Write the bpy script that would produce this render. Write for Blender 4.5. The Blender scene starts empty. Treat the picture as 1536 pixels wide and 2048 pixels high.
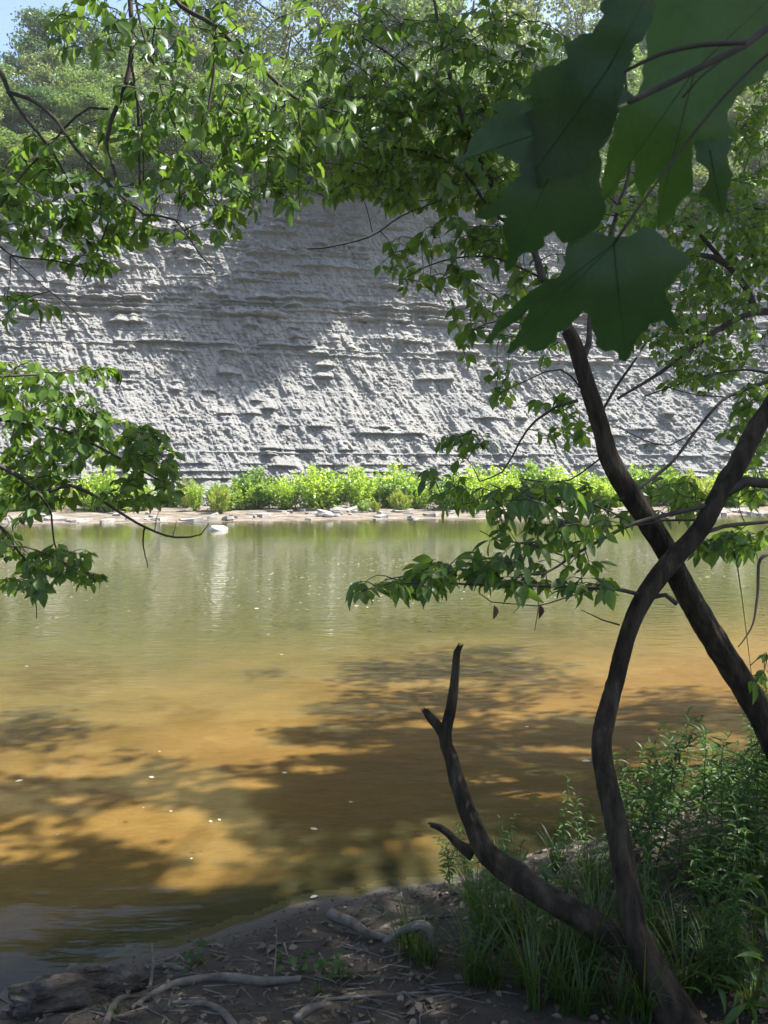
import bpy, math, random
import numpy as np
from mathutils import Vector, Matrix
from mathutils.geometry import delaunay_2d_cdt

rng = np.random.default_rng(11)
random.seed(5)
SC = bpy.context.scene
COL = SC.collection

# ------------------------------------------------------------------ camera, sky, sun, exposure
F = 1490.0                       # focal length in photograph pixels (1536 x 2048)
HOR = 940.0                      # horizon row
PITCH = math.atan((1024 - HOR) / F)
CAM = np.array([0.0, 0.0, 2.2])
cd = bpy.data.cameras.new('camera'); cam = bpy.data.objects.new('camera', cd); COL.objects.link(cam)
cam.location = CAM; cam.rotation_euler = (math.pi / 2 - PITCH, 0, 0)
cd.sensor_fit = 'VERTICAL'; cd.sensor_height = 36.0; cd.lens = 36.0 * F / 2048
cd.clip_start = 0.05; cd.clip_end = 2000
SC.camera = cam
cd.dof.use_dof = True; cd.dof.focus_distance = 11.0; cd.dof.aperture_fstop = 18.0      # a phone's small lens: only what is very near softens

SUN_EL, SUN_AZ = math.radians(60), math.radians(85)      # azimuth from +Y towards +X
S = np.array([math.cos(SUN_EL) * math.sin(SUN_AZ), math.cos(SUN_EL) * math.cos(SUN_AZ), math.sin(SUN_EL)])
w = bpy.data.worlds.new('World'); SC.world = w; w.use_nodes = True
nt = w.node_tree
bg = nt.nodes['Background']
sky = nt.nodes.new('ShaderNodeTexSky'); sky.sky_type = 'NISHITA'; sky.sun_disc = False
sky.sun_elevation = SUN_EL; sky.sun_rotation = SUN_AZ; sky.air_density = 1.0; sky.dust_density = 2.2
nt.links.new(sky.outputs[0], bg.inputs[0]); bg.inputs[1].default_value = 0.105
sl = bpy.data.lights.new('sun', 'SUN'); sl.energy = 5.0; sl.angle = math.radians(0.53); sl.color = (1, .95, .86)
so = bpy.data.objects.new('sun', sl); COL.objects.link(so)
so.rotation_euler = Vector(S).to_track_quat('Z', 'Y').to_euler(); so.location = Vector(S) * 100
SC.view_settings.view_transform = 'Standard'; SC.view_settings.look = 'None'
SC.view_settings.gamma = 1; SC.view_settings.use_curve_mapping = False
SC.view_settings.exposure = 1.8
SC.render.engine = 'CYCLES'
SC.cycles.max_bounces = 7; SC.cycles.diffuse_bounces = 3; SC.cycles.glossy_bounces = 3
SC.cycles.transmission_bounces = 4; SC.cycles.transparent_max_bounces = 8
SC.cycles.use_denoising = True
SC.cycles.sample_clamp_indirect = 6

FWD = np.array([0, math.cos(PITCH), -math.sin(PITCH)]); UP = np.array([0, math.sin(PITCH), math.cos(PITCH)])
def at(px, py, d):
    return CAM + d * (FWD + (px - 768) / F * np.array([1.0, 0, 0]) + (1024 - py) / F * UP)
def proj(P):
    P = np.atleast_2d(P) - CAM
    d = P @ FWD
    dd = np.where(np.abs(d) < 1e-6, 1e-6, d)
    return 768 + F * P[:, 0] / dd, 1024 - F * (P @ UP) / dd, d

# ------------------------------------------------------------------ noise
def _h(ix, iy, seed):
    n = (ix.astype(np.int64) * 374761393 + iy.astype(np.int64) * 668265263 + seed * 974634777) & 0x7fffffff
    n = ((n ^ (n >> 13)) * 1274126177) & 0x7fffffff
    n = (n ^ (n >> 16)) & 0xffff
    return n / 65535.0
def vn(x, y, seed=0):
    x, y = np.broadcast_arrays(np.asarray(x, float), np.asarray(y, float))
    ix, iy = np.floor(x), np.floor(y); fx, fy = x - ix, y - iy
    fx = fx * fx * (3 - 2 * fx); fy = fy * fy * (3 - 2 * fy)
    a, b, c, d = _h(ix, iy, seed), _h(ix + 1, iy, seed), _h(ix, iy + 1, seed), _h(ix + 1, iy + 1, seed)
    return (a * (1 - fx) + b * fx) * (1 - fy) + (c * (1 - fx) + d * fx) * fy
def fbm(x, y, seed=0, o=4, g=.5):
    s = 0; a = 1; t = 0
    for i in range(o):
        s = s + a * vn(x * 2 ** i, y * 2 ** i, seed + i * 17); t += a; a *= g
    return s / t
def ridge(x, y, seed=0, o=4, g=.5):
    s = 0; a = 1; t = 0
    for i in range(o):
        s = s + a * (1 - np.abs(2 * vn(x * 2 ** i, y * 2 ** i, seed + i * 13) - 1)); t += a; a *= g
    return s / t

# ------------------------------------------------------------------ mesh helpers
def mesh(name, V, Fs, mat=None, smooth=True):
    """V (n,3); Fs: list of int arrays (m,k)."""
    V = np.asarray(V, np.float32)
    Fs = [np.asarray(f, np.int32) for f in Fs if len(f)]
    me = bpy.data.meshes.new(name)
    me.vertices.add(len(V)); me.vertices.foreach_set('co', V.ravel())
    idx = np.concatenate([f.ravel() for f in Fs]); tot = np.concatenate([np.full(len(f), f.shape[1], np.int32) for f in Fs])
    me.loops.add(len(idx)); me.loops.foreach_set('vertex_index', idx)
    me.polygons.add(len(tot))
    st = np.concatenate([[0], np.cumsum(tot)[:-1]]).astype(np.int32)
    me.polygons.foreach_set('loop_start', st)
    me.polygons.foreach_set('use_smooth', np.full(len(tot), smooth, bool))
    me.update(calc_edges=True); me.validate()
    if mat: me.materials.append(mat)
    return me
def link(name, me, parent=None, loc=None):
    o = bpy.data.objects.new(name, me); COL.objects.link(o)
    if parent: o.parent = parent
    if loc is not None: o.location = loc
    return o
def tag(o, label=None, cat=None, group=None, kind=None):
    if label: o['label'] = label
    if cat: o['category'] = cat
    if group: o['group'] = group
    if kind: o['kind'] = kind
    return o
def empty(name, loc): 
    o = bpy.data.objects.new(name, None); COL.objects.link(o); o.location = loc; o.empty_display_size = .1
    return o
class MB:
    def __init__(s): s.V = []; s.F = {}; s.n = 0
    def add(s, V, Fs):
        for f in Fs:
            f = np.asarray(f, int)
            s.F.setdefault(f.shape[1], []).append(f + s.n)
        s.V.append(np.asarray(V, float)); s.n += len(V)
    def mesh(s, name, mat, off=(0, 0, 0), smooth=True):
        return mesh(name, np.concatenate(s.V) - np.asarray(off), [np.concatenate(f) for f in s.F.values()], mat, smooth)
def spline(P, R, step):
    """Catmull-Rom through points P with radii R, resampled about every step metres."""
    P = np.asarray(P, float); R = np.asarray(R, float)
    if len(P) == 2: 
        n = max(2, int(np.linalg.norm(P[1] - P[0]) / step) + 1); t = np.linspace(0, 1, n)[:, None]
        return P[0] * (1 - t) + P[1] * t, R[0] * (1 - t[:, 0]) + R[1] * t[:, 0]
    Q = np.vstack([2 * P[0] - P[1], P, 2 * P[-1] - P[-2]]); out = []; ro = []
    for i in range(len(P) - 1):
        n = max(1, int(np.linalg.norm(P[i + 1] - P[i]) / step)); t = np.linspace(0, 1, n, endpoint=False)[:, None]
        a, b, c, d = Q[i:i + 4]
        out.append(.5 * (2 * b + (c - a) * t + (2 * a - 5 * b + 4 * c - d) * t ** 2 + (3 * b - a - 3 * c + d) * t ** 3))
        ro.append(R[i] * (1 - t[:, 0]) + R[i + 1] * t[:, 0])
    out.append(P[-1:]); ro.append(R[-1:])
    return np.vstack(out), np.concatenate(ro)
def tube(P, R, n=6, rough=0.0, seed=0, cap=True, freq=9.0):
    P = np.asarray(P, float); R = np.asarray(R, float); m = len(P)
    T = np.gradient(P, axis=0); T /= np.linalg.norm(T, axis=1)[:, None] + 1e-9
    a = np.cross(T[0], [0.3, 1, .2]); 
    if np.linalg.norm(a) < .1: a = np.cross(T[0], [1, 0, 0])
    N = np.zeros_like(P); N[0] = a / np.linalg.norm(a)
    for i in range(1, m):
        v = N[i - 1] - T[i] * (N[i - 1] @ T[i]); N[i] = v / (np.linalg.norm(v) + 1e-9)
    B = np.cross(T, N); th = np.arange(n) * 2 * math.pi / n
    L = np.concatenate([[0], np.cumsum(np.linalg.norm(np.diff(P, axis=0), axis=1))])
    rr = R[:, None] * np.ones(n)
    if rough:
        cx = np.cos(th)[None] * 1.6 + 7; sx = np.sin(th)[None] * 1.6
        nz = fbm(cx * 1.5 + sx * .7 + seed, sx * 1.5 + L[:, None] * freq * .35, seed, 3)
        nz2 = ridge(th[None] * 1.9 + seed + .8 * np.sin(L[:, None] * 5), L[:, None] * freq, seed + 5, 2)
        rr = rr * (1 + rough * ((nz - .5) * 1.6 + (nz2 - .6) * .7))
        if n >= 30:      # cracked bark plates and a few knots
            tw = th[None] + .35 * np.sin(L[:, None] * 6 + seed)
            cr = vn(np.abs((tw % 6.2832) - 3.1416) * 6.5 + seed, L[:, None] * 16 + 1.5 * vn(tw * 2, L[:, None] * 9, seed), seed + 3)
            rr = rr * (1 - .10 * np.clip((.42 - np.abs(cr - .5)) * 3.2 - .8, 0, 1) + .05 * (vn(np.cos(th)[None] * 5 + 9, L[:, None] * 60 + np.sin(th)[None] * 5, seed + 8) - .5))
            kn = np.random.default_rng(seed + 40)
            for _ in range(int(L[-1] * 3)):
                rr = rr * (1 + .22 * np.exp(-((L[:, None] - kn.uniform(0, L[-1])) / .03) ** 2 - ((np.abs(th[None] - kn.uniform(0, 6.28)) / .5) ** 2)))
    V = P[:, None] + rr[:, :, None] * (np.cos(th)[None, :, None] * N[:, None] + np.sin(th)[None, :, None] * B[:, None])
    if rough >= .17 and n >= 10 and R[-1] > .006: V[-1] += T[-1] * (np.random.default_rng(seed).uniform(-.8, 2.6, n)[:, None] * R[-1]); V[-2] += T[-1] * (np.random.default_rng(seed + 1).uniform(-.3, .5, n)[:, None] * R[-1])
    V = V.reshape(-1, 3); i = np.arange(m - 1)[:, None] * n; j = np.arange(n)[None]; k = (j + 1) % n
    Q = np.stack([i + j, i + k, i + n + k, i + n + j], -1).reshape(-1, 4)
    Fs = [Q]
    if cap:
        V = np.vstack([V, P[:1], P[-1:]]); c0, c1 = m * n, m * n + 1
        jj = np.arange(n); kk = (jj + 1) % n
        Fs.append(np.stack([np.full(n, c0), kk, jj], -1)); Fs.append(np.stack([np.full(n, c1), (m - 1) * n + jj, (m - 1) * n + kk], -1))
    return V, Fs
def unit(v): return v / (np.linalg.norm(v, axis=-1, keepdims=True) + 1e-9)
def place(tv, tf, pos, ax, nr, ln, wd=None):
    """copies of template (tv, faces tf) with length axis ax (template y), normal nr (template z)."""
    n = len(pos); ax = unit(ax); nr = unit(nr - ax * (nr * ax).sum(1)[:, None]); sx = np.cross(ax, nr)
    wd = ln if wd is None else wd
    V = pos[:, None] + tv[None, :, 0:1] * sx[:, None] * wd[:, None, None] + tv[None, :, 1:2] * ax[:, None] * ln[:, None, None] + tv[None, :, 2:3] * nr[:, None] * ln[:, None, None]
    k = len(tv)
    Fs = [(f[None] + (np.arange(n) * k)[:, None, None]).reshape(-1, f.shape[1]) for f in tf]
    return V.reshape(-1, 3), Fs
def rdir(n): 
    return unit(rng.normal(size=(n, 3)))

# ------------------------------------------------------------------ materials
def mat(name):
    m = bpy.data.materials.new(name); m.use_nodes = True; t = m.node_tree
    for n in list(t.nodes): t.nodes.remove(n)
    o = t.nodes.new('ShaderNodeOutputMaterial')
    return m, t, o
def nd(t, typ, **kw):
    n = t.nodes.new(typ)
    for k, v in kw.items():
        if k in n.inputs: n.inputs[k].default_value = v
        else: setattr(n, k, v)
    return n
def ramp(t, fac, stops):
    r = t.nodes.new('ShaderNodeValToRGB'); e = r.color_ramp.elements
    while len(e) < len(stops): e.new(.5)
    for x, (p, c) in zip(e, stops): x.position = p; x.color = (*c, 1)
    t.links.new(fac, r.inputs[0]); return r
def noise(t, scale, detail=4, vec=None, rough=.55):
    n = nd(t, 'ShaderNodeTexNoise', Scale=scale, Detail=detail, Roughness=rough)
    if vec is not None: t.links.new(vec, n.inputs['Vector'])
    return n
def posn(t, sc=(1, 1, 1)):
    g = t.nodes.new('ShaderNodeNewGeometry'); m = t.nodes.new('ShaderNodeMapping'); m.inputs['Scale'].default_value = sc
    t.links.new(g.outputs['Position'], m.inputs['Vector']); return m.outputs[0]
def math_(t, op, a, b=None, c=None):
    n = t.nodes.new('ShaderNodeMath'); n.operation = op
    for i, x in enumerate((a, b, c)):
        if x is None: continue
        if isinstance(x, (int, float)): n.inputs[i].default_value = x
        else: t.links.new(x, n.inputs[i])
    return n.outputs[0]
def mixc(t, fac, a, b):
    n = t.nodes.new('ShaderNodeMix'); n.data_type = 'RGBA'
    for s, x in ((n.inputs[0], fac), (n.inputs[6], a), (n.inputs[7], b)):
        if isinstance(x, (int, float)): s.default_value = x
        elif isinstance(x, tuple): s.default_value = (*x, 1)
        else: t.links.new(x, s)
    return n.outputs[2]
def leaf_mat(name, c0, c1, c2, trans=.45, tcol=1.7, gloss=.022, rough=.38):
    m, t, o = mat(name)
    g = t.nodes.new('ShaderNodeNewGeometry'); oi = t.nodes.new('ShaderNodeObjectInfo')
    r = math_(t, 'FRACT', math_(t, 'ADD', g.outputs['Random Per Island'], math_(t, 'MULTIPLY', oi.outputs['Random'], 7.31)))
    n = noise(t, 1.3, 2, g.outputs['Position'])
    f = math_(t, 'ADD', math_(t, 'MULTIPLY', r, .75), math_(t, 'MULTIPLY', math_(t, 'SUBTRACT', n.outputs[0], .35), .6))
    c = ramp(t, f, [(0.05, c0), (.5, c1), (1, c2)]).outputs[0]
    d = nd(t, 'ShaderNodeBsdfDiffuse'); t.links.new(c, d.inputs[0])
    tr = nd(t, 'ShaderNodeBsdfTranslucent')
    mu = t.nodes.new('ShaderNodeVectorMath'); mu.operation = 'MULTIPLY'; mu.inputs[1].default_value = (tcol * 1.1, tcol, tcol * .55)
    t.links.new(c, mu.inputs[0]); t.links.new(mu.outputs[0], tr.inputs[0])
    mx = nd(t, 'ShaderNodeMixShader', Fac=trans); t.links.new(d.outputs[0], mx.inputs[1]); t.links.new(tr.outputs[0], mx.inputs[2])
    gl = nd(t, 'ShaderNodeBsdfGlossy', Roughness=rough); gl.inputs[0].default_value = (.9, .95, 1, 1)
    m2 = nd(t, 'ShaderNodeMixShader', Fac=gloss); t.links.new(mx.outputs[0], m2.inputs[1]); t.links.new(gl.outputs[0], m2.inputs[2])
    t.links.new(m2.outputs[0], o.inputs[0]); return m
def rough_mat(name, stops, scale=6, stretch=(1, 1, 1), bump=.4, bscale=30, bdist=.01, rough=.9, spec=.2, detail=6):
    m, t, o = mat(name)
    p = posn(t, stretch); n = noise(t, scale, detail, p)
    c = ramp(t, n.outputs[0], stops)
    b = nd(t, 'ShaderNodeBsdfPrincipled'); b.inputs['Roughness'].default_value = rough; b.inputs['Specular IOR Level'].default_value = spec
    t.links.new(c.outputs[0], b.inputs['Base Color'])
    bn = noise(t, bscale, 6, p, .65); bp = nd(t, 'ShaderNodeBump', Strength=bump, Distance=bdist)
    t.links.new(bn.outputs[0], bp.inputs['Height']); t.links.new(bp.outputs[0], b.inputs['Normal'])
    t.links.new(b.outputs[0], o.inputs[0]); return m
M = {}
M['leaf'] = leaf_mat('box elder leaf', (.034, .072, .018), (.058, .112, .024), (.10, .165, .034), trans=.5, tcol=2.3)
M['leaf_sunlit'] = leaf_mat('sun tinted leaf', (.04, .085, .018), (.07, .135, .025), (.11, .18, .035))  # lighter copy of the leaf, with sunlight put into the colour
M['canopy'] = leaf_mat('canopy leaf', (.03, .065, .018), (.045, .09, .022), (.06, .11, .025))
M['far'] = leaf_mat('far tree leaf', (.05, .1, .028), (.09, .155, .04), (.14, .21, .055), trans=.45)
M['far_dark'] = leaf_mat('dark far tree leaf', (.03, .07, .03), (.055, .105, .04), (.085, .14, .05), trans=.4)
M['far_pale'] = leaf_mat('pale far tree leaf', (.08, .12, .05), (.12, .17, .06), (.17, .21, .08), trans=.45)
M['bush'] = leaf_mat('bank shrub leaf', (.12, .21, .026), (.25, .38, .045), (.36, .46, .07), trans=.5, gloss=.05)
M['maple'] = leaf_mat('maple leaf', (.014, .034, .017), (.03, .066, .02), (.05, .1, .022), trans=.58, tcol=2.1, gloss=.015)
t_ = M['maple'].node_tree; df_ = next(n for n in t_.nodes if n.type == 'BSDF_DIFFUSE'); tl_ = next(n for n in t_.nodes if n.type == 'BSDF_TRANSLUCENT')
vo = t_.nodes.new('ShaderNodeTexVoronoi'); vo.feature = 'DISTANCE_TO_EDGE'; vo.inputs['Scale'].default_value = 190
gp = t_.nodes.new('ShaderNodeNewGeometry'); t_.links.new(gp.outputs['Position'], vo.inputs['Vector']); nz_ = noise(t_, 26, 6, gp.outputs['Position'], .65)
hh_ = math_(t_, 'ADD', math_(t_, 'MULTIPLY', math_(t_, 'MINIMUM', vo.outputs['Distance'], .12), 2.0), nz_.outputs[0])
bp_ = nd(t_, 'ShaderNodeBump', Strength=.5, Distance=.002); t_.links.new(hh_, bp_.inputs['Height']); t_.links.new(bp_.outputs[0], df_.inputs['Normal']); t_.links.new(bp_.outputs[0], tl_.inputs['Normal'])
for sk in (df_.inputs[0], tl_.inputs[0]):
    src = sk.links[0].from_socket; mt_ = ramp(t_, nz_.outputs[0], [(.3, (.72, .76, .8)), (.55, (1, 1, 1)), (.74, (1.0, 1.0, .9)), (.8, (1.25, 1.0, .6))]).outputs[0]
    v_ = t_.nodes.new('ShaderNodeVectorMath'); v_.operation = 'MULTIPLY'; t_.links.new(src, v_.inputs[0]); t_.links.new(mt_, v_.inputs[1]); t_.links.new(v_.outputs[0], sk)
M['vein'] = leaf_mat('maple leaf vein', (.012, .026, .012), (.014, .03, .013), (.016, .034, .014), trans=.3, tcol=1.2)
M['weed'] = leaf_mat('weed leaf', (.03, .068, .018), (.046, .096, .024), (.075, .13, .034), gloss=.015)
M['grass'] = leaf_mat('grass blade', (.03, .062, .016), (.05, .09, .022), (.085, .12, .034))
M['dead_leaf'] = leaf_mat('dead leaf', (.05, .038, .028), (.1, .08, .058), (.2, .17, .13), trans=.1)
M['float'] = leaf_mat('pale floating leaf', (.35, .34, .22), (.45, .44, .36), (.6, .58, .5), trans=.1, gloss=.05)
M['bark'] = rough_mat('bark', [(.32, (.013, .0095, .0065)), (.52, (.034, .026, .018)), (.72, (.068, .055, .041))], 26, (1, 1, .22), 1.0, 60, .02)
M['twig'] = rough_mat('twig bark', [(.3, (.03, .026, .024)), (.7, (.075, .062, .052))], 20, bump=.2)
M['drift'] = rough_mat('weathered wood', [(.3, (.06, .052, .044)), (.55, (.125, .112, .098)), (.75, (.2, .185, .165))], 14, (1, 1, 1), .7, 70, .006)
M['stump'] = rough_mat('rotting stump wood', [(.3, (.02, .016, .013)), (.5, (.06, .05, .042)), (.72, (.15, .135, .118))], 11, (.6, 1.6, 1.6), 1.0, 40, .02)
M['stick'] = rough_mat('dead stick', [(.3, (.06, .051, .044)), (.6, (.13, .115, .1)), (.8, (.22, .2, .17))], 14, bump=.5, bscale=60, bdist=.005)
M['stone'] = rough_mat('shale slab', [(.3, (.13, .125, .12)), (.55, (.22, .21, .195)), (.75, (.3, .28, .25))], 2.2, bump=.5, bscale=9, bdist=.04)
M['boulder'] = rough_mat('pale boulder', [(.3, (.3, .29, .28)), (.7, (.45, .44, .42))], 5, bump=.4, bscale=14, bdist=.03)
M['litter'] = rough_mat('bark litter', [(.3, (.03, .025, .02)), (.55, (.07, .058, .046)), (.8, (.15, .13, .105))], 11, bump=.2)
M['hill'] = rough_mat('forest floor', [(.3, (.02, .03, .012)), (.6, (.04, .06, .02)), (.8, (.07, .085, .03))], .8, bump=.5, bscale=3, bdist=.2)

# shale cliff
m, t, o = mat('grey shale'); M['cliff'] = m
p = posn(t); n1 = noise(t, .9, 6, p, .65); ps = posn(t, (.12, .12, 2.6)); n2 = noise(t, 1.0, 5, ps, .6)
c = ramp(t, n1.outputs[0], [(.3, (.235, .235, .23)), (.5, (.3, .299, .29)), (.7, (.35, .348, .336))]).outputs[0]
c = mixc(t, math_(t, 'MULTIPLY', ramp(t, n2.outputs[0], [(.52, (0, 0, 0)), (.68, (1, 1, 1))]).outputs[0], .55), c, (.36, .335, .29))
n4 = noise(t, .16, 4, posn(t, (1, 1, .5)), .6); c = mixc(t, math_(t, 'MULTIPLY', ramp(t, n4.outputs[0], [(.44, (0, 0, 0)), (.6, (1, 1, 1))]).outputs[0], .4), c, (.22, .225, .235))
n5 = noise(t, 1.0, 3, posn(t, (1.6, 1.6, .13)), .6); c = mixc(t, math_(t, 'MULTIPLY', ramp(t, n5.outputs[0], [(.55, (0, 0, 0)), (.72, (1, 1, 1))]).outputs[0], .35), c, (.2, .2, .2))
c = mixc(t, math_(t, 'MULTIPLY', ramp(t, n2.outputs[0], [(.28, (1, 1, 1)), (.42, (0, 0, 0))]).outputs[0], .5), c, (.28, .28, .285))
b = nd(t, 'ShaderNodeBsdfPrincipled', Roughness=.95); b.inputs['Specular IOR Level'].default_value = .1
t.links.new(c, b.inputs['Base Color'])
bn = noise(t, 5.0, 8, posn(t, (1, 1, 1.3)), .75); bp = nd(t, 'ShaderNodeBump', Strength=1.0, Distance=.3)
t.links.new(bn.outputs[0], bp.inputs['Height']); t.links.new(bp.outputs[0], b.inputs['Normal'])
t.links.new(b.outputs[0], o.inputs[0])

# near bank mud
m, t, o = mat('bank mud'); M['mud'] = m
p = posn(t); n1 = noise(t, 3.5, 8, p, .65); n2 = noise(t, 40, 5, p, .7)
c = ramp(t, n1.outputs[0], [(.3, (.02, .015, .011)), (.5, (.04, .031, .022)), (.7, (.075, .061, .046))]).outputs[0]
c = mixc(t, math_(t, 'MULTIPLY', n2.outputs[0], .45), c, (.03, .025, .02))
g = t.nodes.new('ShaderNodeNewGeometry'); sx = t.nodes.new('ShaderNodeSeparateXYZ'); t.links.new(g.outputs['Position'], sx.inputs[0])
wet = t.nodes.new('ShaderNodeMapRange'); wet.inputs[1].default_value = .015; wet.inputs[2].default_value = .16; wet.inputs[3].default_value = 1; wet.inputs[4].default_value = 0
t.links.new(math_(t, 'ADD', sx.outputs[2], math_(t, 'MULTIPLY', n1.outputs[0], .06)), wet.inputs[0])
c = mixc(t, math_(t, 'MULTIPLY', wet.outputs[0], .8), c, (.06, .054, .048))
b = nd(t, 'ShaderNodeBsdfPrincipled'); b.inputs['Specular IOR Level'].default_value = .35
t.links.new(c, b.inputs['Base Color'])
t.links.new(math_(t, 'SUBTRACT', .95, math_(t, 'MULTIPLY', wet.outputs[0], .4)), b.inputs['Roughness'])
bp = nd(t, 'ShaderNodeBump', Strength=.8, Distance=.02); t.links.new(noise(t, 28, 8, p, .7).outputs[0], bp.inputs['Height'])
t.links.new(bp.outputs[0], b.inputs['Normal']); t.links.new(b.outputs[0], o.inputs[0])

# river bed: ochre silt, greener where deeper
m, t, o = mat('river bed silt'); M['bed'] = m
p = posn(t); n1 = noise(t, .7, 6, p, .6); n2 = noise(t, 9, 6, posn(t, (1, 2.5, 1)), .65)
c = ramp(t, n1.outputs[0], [(.3, (.165, .106, .044)), (.5, (.22, .145, .062)), (.7, (.265, .18, .08))]).outputs[0]
c = mixc(t, math_(t, 'MULTIPLY', ramp(t, n2.outputs[0], [(.45, (0, 0, 0)), (.75, (1, 1, 1))]).outputs[0], .35), c, (.085, .053, .02))
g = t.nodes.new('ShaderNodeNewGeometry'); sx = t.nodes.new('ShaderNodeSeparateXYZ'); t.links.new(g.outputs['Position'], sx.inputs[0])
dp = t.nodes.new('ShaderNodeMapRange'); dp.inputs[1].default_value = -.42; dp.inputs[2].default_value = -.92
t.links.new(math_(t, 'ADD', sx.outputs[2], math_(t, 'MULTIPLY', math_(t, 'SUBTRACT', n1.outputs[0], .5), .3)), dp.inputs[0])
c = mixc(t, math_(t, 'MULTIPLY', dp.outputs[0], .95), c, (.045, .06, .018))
far_green = t.nodes.new('ShaderNodeMapRange'); far_green.inputs[1].default_value = 11; far_green.inputs[2].default_value = 19; t.links.new(math_(t, 'ADD', sx.outputs[1], math_(t, 'MULTIPLY', n1.outputs[0], 3)), far_green.inputs[0])
c = mixc(t, math_(t, 'MULTIPLY', far_green.outputs[0], .92), c, (.055, .072, .022))      # green put into the far half's colour, in place of refraction
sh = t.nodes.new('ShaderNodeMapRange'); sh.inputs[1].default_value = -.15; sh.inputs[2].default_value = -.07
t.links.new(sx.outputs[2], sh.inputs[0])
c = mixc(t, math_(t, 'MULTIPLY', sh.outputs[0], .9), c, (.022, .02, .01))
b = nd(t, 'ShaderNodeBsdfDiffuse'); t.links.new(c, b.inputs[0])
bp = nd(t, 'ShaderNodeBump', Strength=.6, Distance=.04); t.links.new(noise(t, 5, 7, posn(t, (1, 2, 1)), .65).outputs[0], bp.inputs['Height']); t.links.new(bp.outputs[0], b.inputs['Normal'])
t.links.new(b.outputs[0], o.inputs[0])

# far shelf
M['shelf'] = rough_mat('stony shelf', [(.34, (.06, .055, .048)), (.44, (.14, .115, .09)), (.56, (.2, .172, .142)), (.7, (.27, .25, .22))], 1.6, (.7, 2.2, 1), 1.0, 4, .15)

# water
m, t, o = mat('river water'); M['water'] = m
g = t.nodes.new('ShaderNodeNewGeometry'); sx = t.nodes.new('ShaderNodeSeparateXYZ'); t.links.new(g.outputs['Position'], sx.inputs[0])
big = noise(t, 1.0, 2, posn(t, (.16, .35, 1)), .5)
w1 = noise(t, 1.0, 3, posn(t, (2.2, 7.5, 1)), .6)
w2 = noise(t, 1.0, 2, posn(t, (.9, 2.1, 1)), .5)
w3 = noise(t, 1.0, 1, posn(t, (5.5, 3.6, 1)), .5)
far_ = t.nodes.new('ShaderNodeMapRange'); far_.inputs[1].default_value = 5.0; far_.inputs[2].default_value = 12.0; far_.inputs[3].default_value = .1; far_.inputs[4].default_value = 1
t.links.new(sx.outputs[1], far_.inputs[0])
calm = t.nodes.new('ShaderNodeMapRange'); calm.inputs[1].default_value = 15; calm.inputs[2].default_value = 25; calm.inputs[3].default_value = 1; calm.inputs[4].default_value = .12
t.links.new(sx.outputs[1], calm.inputs[0])
band = t.nodes.new('ShaderNodeMapRange'); band.inputs[1].default_value = 0; band.inputs[2].default_value = 1; band.inputs[3].default_value = 1; band.inputs[4].default_value = 0
bd = math_(t, 'DIVIDE', math_(t, 'ABSOLUTE', math_(t, 'SUBTRACT', math_(t, 'ADD', sx.outputs[1], math_(t, 'MULTIPLY', big.outputs[0], 5)), 19.0)), 6.5)
t.links.new(bd, band.inputs[0])
h = math_(t, 'MULTIPLY', w1.outputs[0], math_(t, 'MULTIPLY', far_.outputs[0], .95))
h = math_(t, 'ADD', h, math_(t, 'MULTIPLY', w2.outputs[0], .4))
h = math_(t, 'ADD', h, math_(t, 'MULTIPLY', math_(t, 'MAXIMUM', math_(t, 'SUBTRACT', w3.outputs[0], .56), 0), math_(t, 'MULTIPLY', band.outputs[0], 7.0)))
h = math_(t, 'MULTIPLY', h, calm.outputs[0])
bp = nd(t, 'ShaderNodeBump', Strength=1.0, Distance=.035); t.links.new(h, bp.inputs['Height'])
fr = nd(t, 'ShaderNodeFresnel', IOR=1.333); t.links.new(bp.outputs[0], fr.inputs['Normal'])
gl = nd(t, 'ShaderNodeBsdfGlossy', Roughness=.02); t.links.new(bp.outputs[0], gl.inputs['Normal'])
tp = nd(t, 'ShaderNodeBsdfTransparent'); tp.inputs[0].default_value = (.95, .91, .74, 1)
df = nd(t, 'ShaderNodeBsdfDiffuse'); df.inputs[0].default_value = (.12, .115, .055, 1)
mx = nd(t, 'ShaderNodeMixShader', Fac=.2); t.links.new(tp.outputs[0], mx.inputs[1]); t.links.new(df.outputs[0], mx.inputs[2])
m2 = t.nodes.new('ShaderNodeMixShader'); t.links.new(fr.outputs[0], m2.inputs[0]); t.links.new(mx.outputs[0], m2.inputs[1]); t.links.new(gl.outputs[0], m2.inputs[2])
t.links.new(m2.outputs[0], o.inputs[0])

# ------------------------------------------------------------------ terrain
def wpt(px, py):
    dr = at(px, py, 1) - CAM; return CAM + dr * (CAM[2] / -dr[2])
_sh = np.array([wpt(*q) for q in ((-60, 2040), (90, 1985), (250, 1932), (420, 1885), (640, 1802), (950, 1747), (1170, 1692), (1330, 1625), (1536, 1540))])
SX = np.concatenate([[-80, -30, -10, -4], _sh[:, 0], [5.5, 9, 14, 30, 90.]])
SY = np.concatenate([[-22, -8, -1.2, 1.5], _sh[:, 1], [7.6, 9.6, 11.5, 16, 24.]])
def shore(x): return np.interp(x, SX, SY) + .10 * (vn(x * 2.1, x * 0, 3) - .5) + .07 * (vn(x * 7.3, x * 0, 4) - .5) + .03 * (vn(x * 21, x * 0, 6) - .5)
def fary(x): return 33 + .18 * np.asarray(x) + 1.1 * (fbm(np.asarray(x) * .16, np.asarray(x) * 0, 8, 3) - .5)
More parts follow.
